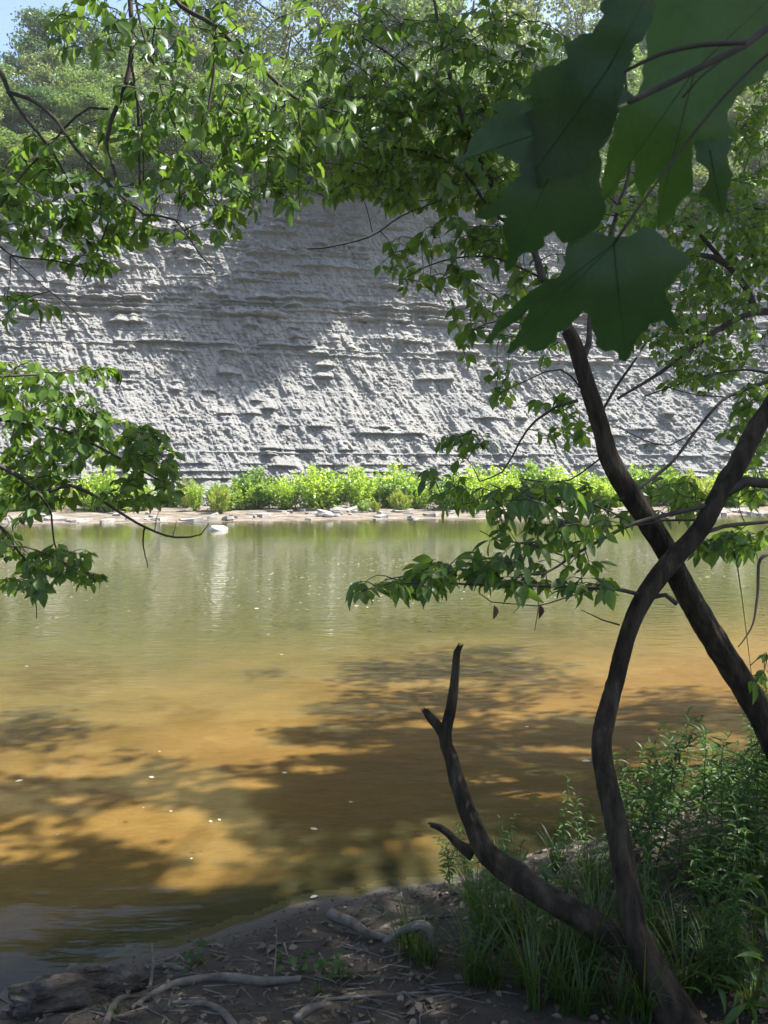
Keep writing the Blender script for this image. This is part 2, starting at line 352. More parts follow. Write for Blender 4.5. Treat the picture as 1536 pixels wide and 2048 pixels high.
def ground(x, y):
    x = np.asarray(x, float); y = np.asarray(y, float)
    d = y - shore(x); f = y - fary(x)
    land = .62 * (1 - np.exp(np.minimum(d, 0) / 1.6)) + .05 * np.clip(-d - 3, 0, 60) ** .8
    land = land + np.clip(-d * 2.5, 0, 1) * (.07 * (fbm(x * 1.7, y * 1.7, 21, 4) - .5) + .018 * (fbm(x * 12, y * 12, 22, 3) - .5))
    land = land + .22 * np.exp(-((x - 1.7) ** 2 + (y - 3.3) ** 2) / .8)
    bed = -.95 * (1 - np.exp(-np.maximum(d, 0) / 6.5)) - .04 * np.clip(d, 0, .5)
    z = np.where(d < 0, land, bed)
    shelf = .08 * (1 - np.exp(-np.maximum(f, 0) / .8)) + .03 * np.maximum(f, 0) + np.clip(f, 0, 1) * .12 * (fbm(x * .9, y * 1.5, 31, 4) - .5)
    k = np.clip((f + 1.3) / 1.3, 0, 1); k = k * k * (3 - 2 * k)
    return np.where(f > 0, shelf, z * (1 - k) - .02 * k * np.clip(-f, 0, 1))
def geo(a, b, n, p=2.2): return a + (b - a) * np.linspace(0, 1, n) ** p
gx = np.concatenate([-geo(3.2, 160, 50, 2.4)[::-1], np.arange(-3.17, 4.2, .035), geo(4.23, 170, 50, 2.4)])
gy = np.concatenate([-geo(0, 60, 25)[::-1], np.arange(.1, 1.75, .1), np.arange(1.78, 6.6, .032), np.arange(6.7, 12, .15), np.arange(12.2, 29, .6), np.arange(29.1, 45, .16), np.arange(45.3, 62, 1.5)])
X, Y = np.meshgrid(gx, gy); Z = ground(X, Y)
V = np.stack([X, Y, Z], -1).reshape(-1, 3); nxg = len(gx)
i, j = np.meshgrid(np.arange(len(gy) - 1), np.arange(nxg - 1), indexing='ij')
Q = np.stack([i * nxg + j, i * nxg + j + 1, (i + 1) * nxg + j + 1, (i + 1) * nxg + j], -1).reshape(-1, 4)
cx = V[Q].mean(1); dd = cx[:, 1] - shore(cx[:, 0]); ff = cx[:, 1] - fary(cx[:, 0])
def subset(name, mask, mt, lab):
    q = Q[mask]; u, inv = np.unique(q, return_inverse=True)
    o = link(name, mesh(name, V[u], [inv.reshape(-1, 4)], M[mt])); tag(o, lab, None, None, 'structure'); return o
subset('river_bank', (dd < .12) & (ff < -4), 'mud', 'dark muddy near riverbank with leaf litter')
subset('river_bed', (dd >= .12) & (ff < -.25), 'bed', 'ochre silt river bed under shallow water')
subset('far_bank', ff >= -.25, 'shelf', 'pale stony shelf of the far bank at the cliff foot')
# water sheet
wx = np.array([-160, -60, -20, -8, 0, 8, 20, 60, 170.]); wy = np.array([-60, -20, 0, 4, 8, 14, 22, 30, 45, 75.])
X, Y = np.meshgrid(wx, wy); Vw = np.stack([X, Y, 0 * X], -1).reshape(-1, 3)
i, j = np.meshgrid(np.arange(len(wy) - 1), np.arange(len(wx) - 1), indexing='ij'); k = len(wx)
qw = np.stack([i * k + j, i * k + j + 1, (i + 1) * k + j + 1, (i + 1) * k + j], -1).reshape(-1, 4)
tag(link('river_water', mesh('river_water', Vw, [qw], M['water'])), 'shallow rippled olive river water', None, None, 'structure')

def gpt(px, py):
    """the ground (or water) point seen at a pixel"""
    dr = at(px, py, 1) - CAM; tt = np.arange(1.5, 60, .004); P = CAM + tt[:, None] * dr
    z = np.maximum(ground(P[:, 0], P[:, 1]), 0); k = np.argmax(P[:, 2] < z); return P[k]

def bpt(px, py):
    """the river bed point seen through the water at a pixel"""
    dr = at(px, py, 1) - CAM; tt = np.arange(1.5, 40, .01); P = CAM + tt[:, None] * dr
    k = np.argmax(P[:, 2] < ground(P[:, 0], P[:, 1])); return P[k]
# ------------------------------------------------------------------ cliff and the wooded slope above
TD = unit(np.array([1, .18, 0.])); OD = np.array([TD[1], -TD[0], 0])      # along the cliff, outward
PRO = np.array([[-1.6, -.25], [0, .25], [5.4, 7.2], [8.8, 14.2], [10.8, 20.0], [11.4, 20.7], [13.5, 21.2], [18, 21.8]])
Ls = np.concatenate([[0], np.cumsum(np.hypot(*np.diff(PRO, axis=0).T))])
BASE = np.array([0, 40.6, 0])
uu = np.concatenate([np.arange(-95, -34, .7), np.arange(-34, 40, .072), np.arange(40.5, 110, .7)])
ss = np.concatenate([np.arange(0, Ls[5] + .4, .06), np.arange(Ls[5] + .8, Ls[-1], .5)])
U, Sg = np.meshgrid(uu, ss)
off = np.interp(Sg, Ls, PRO[:, 0]); zz = np.interp(Sg, Ls, PRO[:, 1])
dOff = np.gradient(np.interp(ss, Ls, PRO[:, 0]), ss); dZ = np.gradient(np.interp(ss, Ls, PRO[:, 1]), ss)
ker = np.ones(15) / 15; dOff = np.convolve(np.pad(dOff, 7, 'edge'), ker, 'valid'); dZ = np.convolve(np.pad(dZ, 7, 'edge'), ker, 'valid')
low = 1 - np.clip((zz - 6) / 10, 0, 1)
us = U + .45 * zz
disp = 1.5 * (fbm(U * .1, zz * .07, 40, 3) - .5)
disp += (.10 + .6 * low) * (ridge(us * .38, zz * .09, 50, 3) - .62)
disp += .26 * (ridge(us * 1.3, zz * .6, 60, 3, .5) - .6)
disp += .17 * (ridge(us * 3.2, zz * 1.1, 64, 2, .5) - .6)
clod = lambda fu, fz, sd: 1 - ridge(us * fu, zz * fz, sd, 2, .55)
disp -= .14 * np.clip(vn(U * 1.1, zz * .22, 91) * 1.0 + .25 * vn(U * 5, zz * 1.5, 92) - .78, 0, 1) * 4 * (1 - .7 * low)
gr = .35 + 1.1 * fbm(U * .3, zz * .5, 75, 3)
disp += (.20 * (clod(2.7, 2.9, 70) - .4) + .20 * (clod(5.4, 5.2, 72) - .4)) * gr
rl = np.random.default_rng(3); zl = 1.0; led = np.zeros_like(U); STR = []
while zl < 19.8:
    STR.append(zl)
    n1 = vn(uu * .35, uu * 0 + zl * 3, int(zl * 10)); n2 = vn(uu * 1.15, uu * 0 + zl, int(zl * 7)); n3 = vn(uu * 3.3, uu * 0 + zl, int(zl * 9))
    mask = np.clip((n1 * .55 + n2 * .45 - (.66 if zl < 7.5 else .56)) * 9, 0, 1)
    hgt = .07 + 1.05 * np.clip(n2 * .7 + n3 * .3 - .28, 0, 1) * (.6 + .8 * n1)
    amp = (.12 + .42 * n2) * mask * (.8 + .4 * n3)
    q = (zz - zl) / hgt[None]
    led += np.where((q >= 0) & (q < 1), amp[None] * (1 - q), 0)
    zl += rl.uniform(.28, .8)
for z0, w_, a_ in ((11.8, .14, .2), (12.1, .1, .26), (12.35, .1, .2), (12.6, .12, .24), (12.9, .1, .16), (16.1, .12, .2), (16.4, .1, .18), (14.3, .1, .15), (9.2, .1, .16), (2.5, .14, .22), (2.1, .12, .2), (1.7, .12, .2), (3.1, .1, .16)) + tuple((z_, rl.uniform(.06, .13), rl.uniform(.07, .17)) for z_ in np.arange(9.6, 19.4, .42) + rl.uniform(-.12, .12, 24)[:len(np.arange(9.6, 19.4, .42))]):      # harder bands that run the whole length
    m_ = np.clip((vn(uu * .7, uu * 0, int(z0 * 40)) - .3) * 6, 0, 1) * (.6 + .5 * vn(uu * 4, uu * 0, int(z0 * 41)))
    q = (zz - z0) / w_; led += np.where((q >= 0) & (q < 1), a_ * m_[None], 0)
fade = np.clip((20.6 - zz) / 1.2, 0, 1) * np.clip((zz + .2) / .6, 0, 1)
disp = (disp + led) * (.15 + .85 * fade)
nrm = OD[None, None] * dZ[:, None, None] + np.array([0, 0, 1.])[None, None] * dOff[:, None, None]
P = BASE + TD * U[..., None] - OD * off[..., None] + np.array([0, 0, 1.]) * (zz + (.8 * (fbm(U * .13, U * 0, 77, 3) - .5)) * np.clip((zz - 15) / 5, 0, 1))[..., None] + OD * disp[..., None] + np.array([0, 0, 1.]) * (.12 * disp)[..., None]
CP = P; nu = len(uu)
i, j = np.meshgrid(np.arange(len(ss) - 1), np.arange(nu - 1), indexing='ij')
Q = np.stack([i * nu + j, i * nu + j + 1, (i + 1) * nu + j + 1, (i + 1) * nu + j], -1).reshape(-1, 4)
cliff = link('cliff', mesh('cliff', P.reshape(-1, 3), [Q], M['cliff'], smooth=False))
tag(cliff, 'tall eroded grey shale cliff across the river', None, None, 'structure')
# shale slabs that stand proud of the face
def slab_mesh(seed, nm='slab', mt='cliff'):
    r = np.random.default_rng(seed); n = 9; th = np.sort(r.uniform(0, 2 * math.pi, n)); rad = r.uniform(.75, 1.1, n)
    x = np.cos(th) * rad * .5; y = np.sin(th) * rad * .5
    Vs = np.vstack([np.stack([x, y, np.full(n, -.5)], 1), np.stack([x * .93, y * .9, r.uniform(.25, .55, n)], 1), [[0, 0, -.5], [0, 0, .5]]])
    jj = np.arange(n); kk = (jj + 1) % n
    return mesh(nm, Vs, [np.stack([jj, kk, kk + n, jj + n], 1), np.stack([np.full(n, 2 * n), kk, jj], 1), np.stack([np.full(n, 2 * n + 1), n + jj, n + kk], 1)], M[mt], False)
slabs = [slab_mesh(100 + k, 'shale_slab') for k in range(6)]
for k in range(170):
    zl = STR[rl.integers(0, len(STR))] if k % 3 else (11.7, 12.4, 16.2, 9.3, 2.3, 1.6)[rl.integers(0, 6)]
    u = rl.uniform(-27, 34); si = int(np.argmin(np.abs(zz[:, 0] - zl))); ui = int(np.argmin(np.abs(uu - u)))
    pt = CP[si, ui]
    o = link('shale_slab', slabs[k % 6], cliff, pt - OD * .12)
    o.rotation_euler = (rl.normal() * .06, rl.normal() * .06, math.atan2(TD[1], TD[0]) + rl.normal() * .15)
    o.scale = (rl.uniform(.35, 1.2), rl.uniform(.3, .6), rl.uniform(.04, .1))
# slope behind the edge
def hillz(b, x=0): return 20.3 + .42 * np.clip(b, 0, 34) + 1.2 * (fbm(np.asarray(x) * .12, np.asarray(b) * .12, 90, 3) - .5) * np.clip(b / 4, 0, 1)
bu = np.arange(-140, 170, 2.5); bb = np.concatenate([np.arange(0, 20, 1.2), np.arange(20, 60, 4), geo(62, 400, 8)])
Ub, Bb = np.meshgrid(bu, bb)
P = BASE + TD * Ub[..., None] - OD * (11.2 + Bb)[..., None]; P[..., 2] = hillz(Bb, Ub) + .5 - 1.0 * (Bb < .1)
nu = len(bu); i, j = np.meshgrid(np.arange(len(bb) - 1), np.arange(nu - 1), indexing='ij')
Q = np.stack([i * nu + j, i * nu + j + 1, (i + 1) * nu + j + 1, (i + 1) * nu + j], -1).reshape(-1, 4)
tag(link('hill', mesh('hill', P.reshape(-1, 3), [Q], M['hill'])), 'wooded slope above the cliff', None, None, 'structure')

# ------------------------------------------------------------------ leaf templates
def leaf_tpl(wid=.5, droop=.12, fold=.10, st=(.18, .42, .68, .86), ws=(.36, .5, .34, .15)):
    Vs = [(0, 0, 0)]
    for s_, w_ in zip(st, ws):
        z = -droop * s_ * s_
        Vs += [(-w_ * wid, s_ + .02, z + fold * w_), (0, s_, z), (w_ * wid, s_ + .02, z + fold * w_)]
    n = len(st); Vs.append((0, 1, -droop)); tip = 1 + 3 * n
    T3 = [(0, 2, 1), (0, 3, 2), (tip, 3 * n - 2, 3 * n - 1), (tip, 3 * n - 1, 3 * n)]; Q4 = []
    for a in range(n - 1):
        b0 = 1 + 3 * a; Q4 += [(b0, b0 + 1, b0 + 4, b0 + 3), (b0 + 1, b0 + 2, b0 + 5, b0 + 4)]
    return np.array(Vs, float), [np.array(T3), np.array(Q4)]
LEAVES = [leaf_tpl(.58, .10, .16), leaf_tpl(.66, .22, .10), leaf_tpl(.5, .30, .22), leaf_tpl(.64, .05, .12, (.18, .42, .62, .82), (.3, .5, .46, .14)), leaf_tpl(.62, .18, .30), leaf_tpl(.56, .38, .14)]
DIAM = (np.array([(0, 0, 0), (.36, .5, .07), (0, 1, -.04), (-.36, .5, .07)], float), [np.array([(0, 1, 2), (0, 2, 3)])])
NARROW = leaf_tpl(.25, .5, .2, (.15, .4, .65, .85), (.3, .5, .4, .2))

# ------------------------------------------------------------------ far trees
def crown_mesh(seed, mt, H=10., R=3.6, nclump=70, per=210, lf=.2, base=.18, air=0.0):
    r = np.random.default_rng(seed); pos = []; nr = []
    cs = []
    for k in range(nclump):
        h = base + (1 - base) * r.random() ** .85; prof = math.sin(math.pi * min(1, max(0, (h - base) / (1 - base))) ** .75) ** .6
        a = r.uniform(0, 6.283); q = R * (.25 + .75 * prof) * math.sqrt(r.uniform(.15, 1)); cs.append((math.cos(a) * q, math.sin(a) * q, h * H * .95, r.uniform(.55, 1.25) * (1 - .3 * air)))
    for (x, y, z, rd) in cs:
        d = unit(r.normal(size=(per, 3))); d[:, 2] *= .75
        rad = rd * r.uniform(.45, 1.05, per)[:, None]
        pos.append(np.array([x, y, z]) + d * rad * np.array([1.15, 1.15, .8])); nr.append(d + r.normal(size=(per, 3)) * .55 + np.array([0, 0, .45]))
    pos = np.concatenate(pos); nr = np.concatenate(nr); n = len(pos)
    ax = np.cross(nr, r.normal(size=(n, 3)))
    V, Fs = place(*DIAM, pos, ax, nr, r.uniform(.7, 1.3, n) * lf)
    mb = MB(); rt = .02 * H
    tp, tr = spline([(0, 0, -.8), (.1, 0, H * .3), (-.1, .1, H * .6), (.1, 0, H * .95)], [rt, rt * .8, rt * .5, rt * .15], .5)
    mb.add(*tube(tp, tr, 7))
    for (x, y, z, rd) in cs[::3]:
        h0 = max(.15 * H, z - .8 - .35 * math.hypot(x, y)); p0 = np.array([0, 0, h0]); p1 = np.array([x, y, z])
        tp, tr = spline([p0, (p0 + p1) / 2 + np.array([0, 0, -.12]), p1], [rt * .35, rt * .22, rt * .08], .7); mb.add(*tube(tp, tr, 4, cap=False))
    return mesh('crown', V, Fs, M[mt], False), mb.mesh('trunk', M['bark'])
VAR = {
 'round': [crown_mesh(1, 'far'), crown_mesh(2, 'far', R=4.2)],
 'dark': [crown_mesh(3, 'far_dark', R=3.4), crown_mesh(4, 'far_dark', R=4.0)],
 'pale': [crown_mesh(5, 'far_pale', R=3.4, nclump=60)],
 'airy': [crown_mesh(6, 'far_pale', H=12, R=2.8, nclump=46, per=90, base=.35, air=.6, lf=.2)],
 'low': [crown_mesh(7, 'far', H=5, R=2.8, nclump=40, per=230, base=.02), crown_mesh(8, 'far_pale', H=5, R=2.8, nclump=40, per=230, base=.02)],
}
VH = {'round': 10., 'dark': 10., 'pale': 10., 'airy': 12., 'low': 5.}
TL = {'round': 'mid green leafy tree', 'dark': 'dark dense green tree', 'pale': 'pale yellow green sunlit tree', 'airy': 'thin airy tree with sky showing through', 'low': 'low bushy tree overhanging the rim'}
r = np.random.default_rng(9)
def far_tree(px, back, top, kind, lab=None):
    Yd = (40.6 + 11.3 + back) / (1 - .18 * (px - 768) / F); Xd = (px - 768) / F * Yd
    u = Xd / TD[0]; z0 = float(hillz(back, u)) + .3
    hh = (2.2 + (HOR - top) / F * Yd - z0) / .97
    hh = max(hh, 2.5)
    vs = VAR[kind]; cr, tk = vs[r.integers(0, len(vs))]
    e = empty('far_tree', (Xd, Yd, z0)); s = hh / VH[kind]; sw = max(s, .85) * r.uniform(.95, 1.2) if kind != 'airy' else s
    e.scale = (sw, sw, s); e.rotation_euler = (0, 0, r.uniform(0, 6.28))
    lb = lab or TL[kind] + (' above the left end of the cliff' if px < 330 else ' above the middle of the cliff' if px < 900 else ' behind the big maple leaves' if px < 1380 else ' above the right end of the cliff')
    tag(e, lb, 'tree', 'trees: ' + lb)
    link('crown', cr, e); link('trunk', tk, e)
for k, px in enumerate(range(-160, 1760, 85)):
    far_tree(px + r.uniform(-20, 20), r.uniform(1.0, 2.4), 300 + r.uniform(-30, 45), 'low')
for k, px in enumerate(range(-180, 1800, 95)):
    far_tree(px + r.uniform(-25, 25), r.uniform(4, 6), (215 if px < 430 else 195) + r.uniform(-40, 50), ('round', 'round', 'dark', 'pale')[r.integers(0, 4)])
for k, px in enumerate(range(-200, 1850, 105)):
    far_tree(px + r.uniform(-25, 25), r.uniform(9, 12), (150 if px < 430 else 120) + r.uniform(-20, 40), ('round', 'pale', 'round', 'dark')[r.integers(0, 4)])
for px, top, kd in ((-160, 90, 'round'), (-60, 95, 'round'), (155, 75, 'dark'), (250, 92, 'round'), (330, 85, 'round'), (400, 40, 'airy'), (480, -10, 'airy'), (570, -60, 'airy'),
                    (640, -30, 'airy'), (720, -10, 'airy'), (830, 20, 'round'), (940, 0, 'pale'), (1050, -60, 'airy'), (1150, 10, 'airy'), (1270, 40, 'round'), (1390, 10, 'airy'), (1500, 40, 'pale'), (1620, 20, 'round'), (1740, 0, 'dark')):
    far_tree(px, r.uniform(15, 19), top, kd)

# trees leaning out over the rim: their crowns shade the upper face
def face_pt(px, py):
    x, y, d = proj(CP[:, :, :].reshape(-1, 3)[::7]); return CP.reshape(-1, 3)[::7][np.argmin((x - px) ** 2 + (y - py) ** 2)]
def leaning_tree(spots, lab):
    cs = []
    for px, py, zr in spots:
        p = face_pt(px, py); cs.append(p + S * ((20.8 + zr - p[2]) / S[2]))
    cs = np.array(cs); c = cs.mean(0); u = c[0] / TD[0]; rim = BASE + TD * u - OD * 12.2; rim[2] = float(hillz(1.0, u)) + .2
    e = empty('leaning_tree', rim); tag(e, lab, 'tree'); mb = MB(); P = []
    for q in cs:
        tp, tr = spline([rim + (0, 0, -.6), rim * .5 + q * .5 + np.array([0, 0, .4]), q], [.16, .1, .03], .4); mb.add(*tube(tp - rim, tr, 6)); n = 850
        d = unit(r.normal(size=(n, 3))); P.append(q - rim + d * (r.random((n, 1)) ** .4) * np.array([1.35, 1.35, .9]))
    P = np.concatenate(P); n = len(P)
    link('crown', mesh('crown', *place(*DIAM, P, r.normal(size=(n, 3)), r.normal(size=(n, 3)) * .7 + np.array([0, -.2, .6]), r.uniform(.16, .28, n)), M['far'], False), e); link('trunk', mb.mesh('trunk', M['bark']), e)
g1 = [(x + r.uniform(-14, 14), y + r.uniform(-10, 10), r.uniform(1.5, 4.5)) for x, y in ((500, 560), (560, 560), (620, 560), (520, 610), (580, 610), (640, 600), (430, 620), (380, 640), (440, 660), (500, 660), (560, 660), (610, 650), (400, 700), (460, 710), (520, 715), (570, 700), (480, 750), (420, 740), (350, 610))]
g2 = [(x + r.uniform(-14, 14), y + r.uniform(-10, 10), r.uniform(1.5, 4.5)) for x, y in ((520, 430), (580, 430), (640, 440), (700, 440), (540, 490), (600, 490), (660, 490), (720, 490), (780, 480), (700, 540), (640, 540), (760, 530), (820, 500), (860, 560), (840, 450), (900, 470), (690, 590), (740, 570))]
leaning_tree(g1, 'leafy tree leaning furthest out over the rim of the cliff'); leaning_tree(g2, 'second tree leaning over the rim of the cliff behind the hanging leaves')

# cliff rim grass
n = 9000; u = r.uniform(-40, 52, n); b = np.abs(r.normal(size=n)) * .9 - .3
P = BASE + TD * u[:, None] - OD * (11.3 + b)[:, None]; P[:, 2] = hillz(b, u) + .2 + r.uniform(0, .35, n)
ax = r.normal(size=(n, 3)) * .5 + np.array([0, -.3, .9])
tag(link('rim_grass', mesh('rim_grass', *place(*DIAM, P, ax, r.normal(size=(n, 3)), r.uniform(.3, .8, n), r.uniform(.1, .3, n)), M['far'], False)), 'rough grass fringe along the cliff rim', 'grass', None, 'stuff')

# ------------------------------------------------------------------ far bank: shrubs, stones
def bush_mesh(seed, H=1.9, R=1.0, n=2600, lf=.12, tall=False, mt='bush'):
    r = np.random.default_rng(seed); mb = MB(); ns = 26 if tall else 20; pos = []; ax = []
    for k in range(ns):
        a = r.uniform(0, 6.283); q = R * math.sqrt(r.random()) * .9; tip = np.array([math.cos(a) * q, math.sin(a) * q, H * (1 - .45 * (q / R) ** 2) * r.uniform(.72, 1.08)])
        st = np.array([math.cos(a) * q * .25, math.sin(a) * q * .25, -.1])
        tp, tr = spline([st, st * .4 + tip * .6 + np.array([0, 0, .1]), tip], [.016, .01, .004], .35); mb.add(*tube(tp, tr, 3, cap=False))
        m_ = n // ns; f = r.uniform(.12, 1.0, m_) ** .8
        p_ = st + (tip - st) * f[:, None] + r.normal(size=(m_, 3)) * (.13 if not tall else .08) * (1.25 - f[:, None] * .6) * R
        pos.append(p_); ax.append(unit(r.normal(size=(m_, 3))) * .9 + np.array([math.cos(a) * .4, math.sin(a) * .4, .55 if not tall else 1.6]))
    pos = np.concatenate(pos); ax = np.concatenate(ax); pos[:, 2] = np.maximum(pos[:, 2], .05); m_ = len(pos)
    V, Fs = place(*DIAM, pos, ax, r.normal(size=(m_, 3)) + np.array([0, -.2, .9]), r.uniform(.7, 1.35, m_) * lf * (1.4 if tall else 1), None if not tall else r.uniform(.04, .07, m_))
    return mesh('foliage', V, Fs, M[mt], False), mb.mesh('stem', M['twig'])
M['bush_dark'] = leaf_mat('darker shrub leaf', (.06, .13, .022), (.13, .23, .034), (.21, .31, .045), trans=.5, gloss=.05)
M['bush_pale'] = leaf_mat('yellowish shrub leaf', (.13, .19, .035), (.24, .31, .06), (.33, .38, .09), trans=.5, gloss=.05)
BV = [bush_mesh(31), bush_mesh(32, R=1.2, n=3000, lf=.16, mt='bush_dark'), bush_mesh(33, H=2.1, R=.8, lf=.1), bush_mesh(34, H=1.7, R=1.1), bush_mesh(35, H=1.5, R=.9, n=2400, tall=True, mt='bush_pale')]
def bank_pt(px, f):
    Yd = (33 + f) / (1 - .18 * (px - 768) / F); Xd = (px - 768) / F * Yd; return np.array([Xd, Yd, float(ground(Xd, Yd))])
def bush(px, f, hpx, v, lab='leafy bright green shrub in the row at the cliff foot', grp='shrubs along the foot of the cliff'):
    p = bank_pt(px, f); e = empty('shrub', p); s = .9 * hpx / F * p[1] / (1.9, 1.9, 2.1, 1.7, 1.5)[v]
    e.scale = (s * r.uniform(.9, 1.15), s * r.uniform(.9, 1.15), s); e.rotation_euler = (0, 0, r.uniform(0, 6.28))
    if 'row' in lab and 'feathery' not in lab:
        lab = ('tall' if hpx > 84 else 'low' if hpx < 62 else 'middling') + ' bright green shrub at the cliff foot ' + ('behind the hanging bough on the left' if px < 350 else 'above the white boulder' if px < 560 else 'in the open middle of the row' if px < 880 else 'behind the leafy spray' if px < 1240 else 'behind the crossing trunks'); grp = lab
    tag(e, lab, 'shrub', grp)
    link('foliage', BV[v][0], e); link('stem', BV[v][1], e)
for px in range(-260, 1800, 30): bush(px + r.uniform(-22, 22), r.uniform(4.2, 7.0), r.choice([r.uniform(50, 66), r.uniform(64, 86), r.uniform(80, 100)]), int(r.integers(0, 5)))
bush(437, 3.3, 62, 4, 'feathery pale green shrub standing forward on the stones, above the white boulder', 'feathery shrubs')
bush(800, 3.4, 46, 4, 'low feathery shrub at the stones right of the middle of the shrub row', 'feathery shrubs')
bush(750, 3.6, 26, 4, 'small round tuft of a shrub on bare stones', 'feathery shrubs')
bush(726, 3.2, 24, 1, 'small leafy seedling shrub on the stones', 'feathery shrubs')
stn = [slab_mesh(200 + k, 'stone', 'stone') for k in range(6)]
for k in range(150):
    px = r.uniform(-150, 1700); f = r.uniform(.2, 4.6) if k < 110 else r.uniform(.1, 1.2); p = bank_pt(px, f)
    o = link('flat_stone', stn[k % 6], None, p + np.array([0, 0, .02])); s = r.uniform(.3, 1.3)
    o.scale = (s, s * r.uniform(.5, .9), r.uniform(.08, .22)); o.rotation_euler = (r.normal() * .08, r.normal() * .08, r.uniform(0, 6.28))
    tag(o, 'flat pale shale stone on the far bank below the shrubs', 'stone', 'flat stones on the far bank')
def blob(seed, n=14, k=20, rough=.25):
    r_ = np.random.default_rng(seed); th = np.linspace(0, 2 * math.pi, k, endpoint=False); ph = np.linspace(-math.pi / 2, math.pi / 2, n)
    T, Pp = np.meshgrid(th, ph); d = np.stack([np.cos(Pp) * np.cos(T), np.cos(Pp) * np.sin(T), np.sin(Pp)], -1)
    q = 1 + rough * (fbm(d[..., 0] * 1.5 + 5 + d[..., 2], d[..., 1] * 1.5 + 9 - d[..., 2] * .7, seed, 4) - .5) * 2
    Vb = (d * q[..., None]).reshape(-1, 3); i, j = np.meshgrid(np.arange(n - 1), np.arange(k), indexing='ij')
    return Vb, [np.stack([i * k + j, i * k + (j + 1) % k, (i + 1) * k + (j + 1) % k, (i + 1) * k + j], -1).reshape(-1, 4)]
Vb, Fb = blob(4); o = link('boulder', mesh('boulder', Vb, Fb, M['boulder']), None, (gpt(437, 1060) + np.array([0, 0, .02]))); o.scale = (.36, .26, .16)
tag(o, 'pale rounded boulder in the water just off the far bank', 'boulder')
Vb, Fb = blob(5); o = link('boulder', mesh('boulder', Vb, Fb, M['boulder']), None, bank_pt(657, 1.1) + np.array([0, 0, .1])); o.scale = (.22, .18, .13)
tag(o, 'small pale boulder at the waterline right of the big white one', 'boulder')

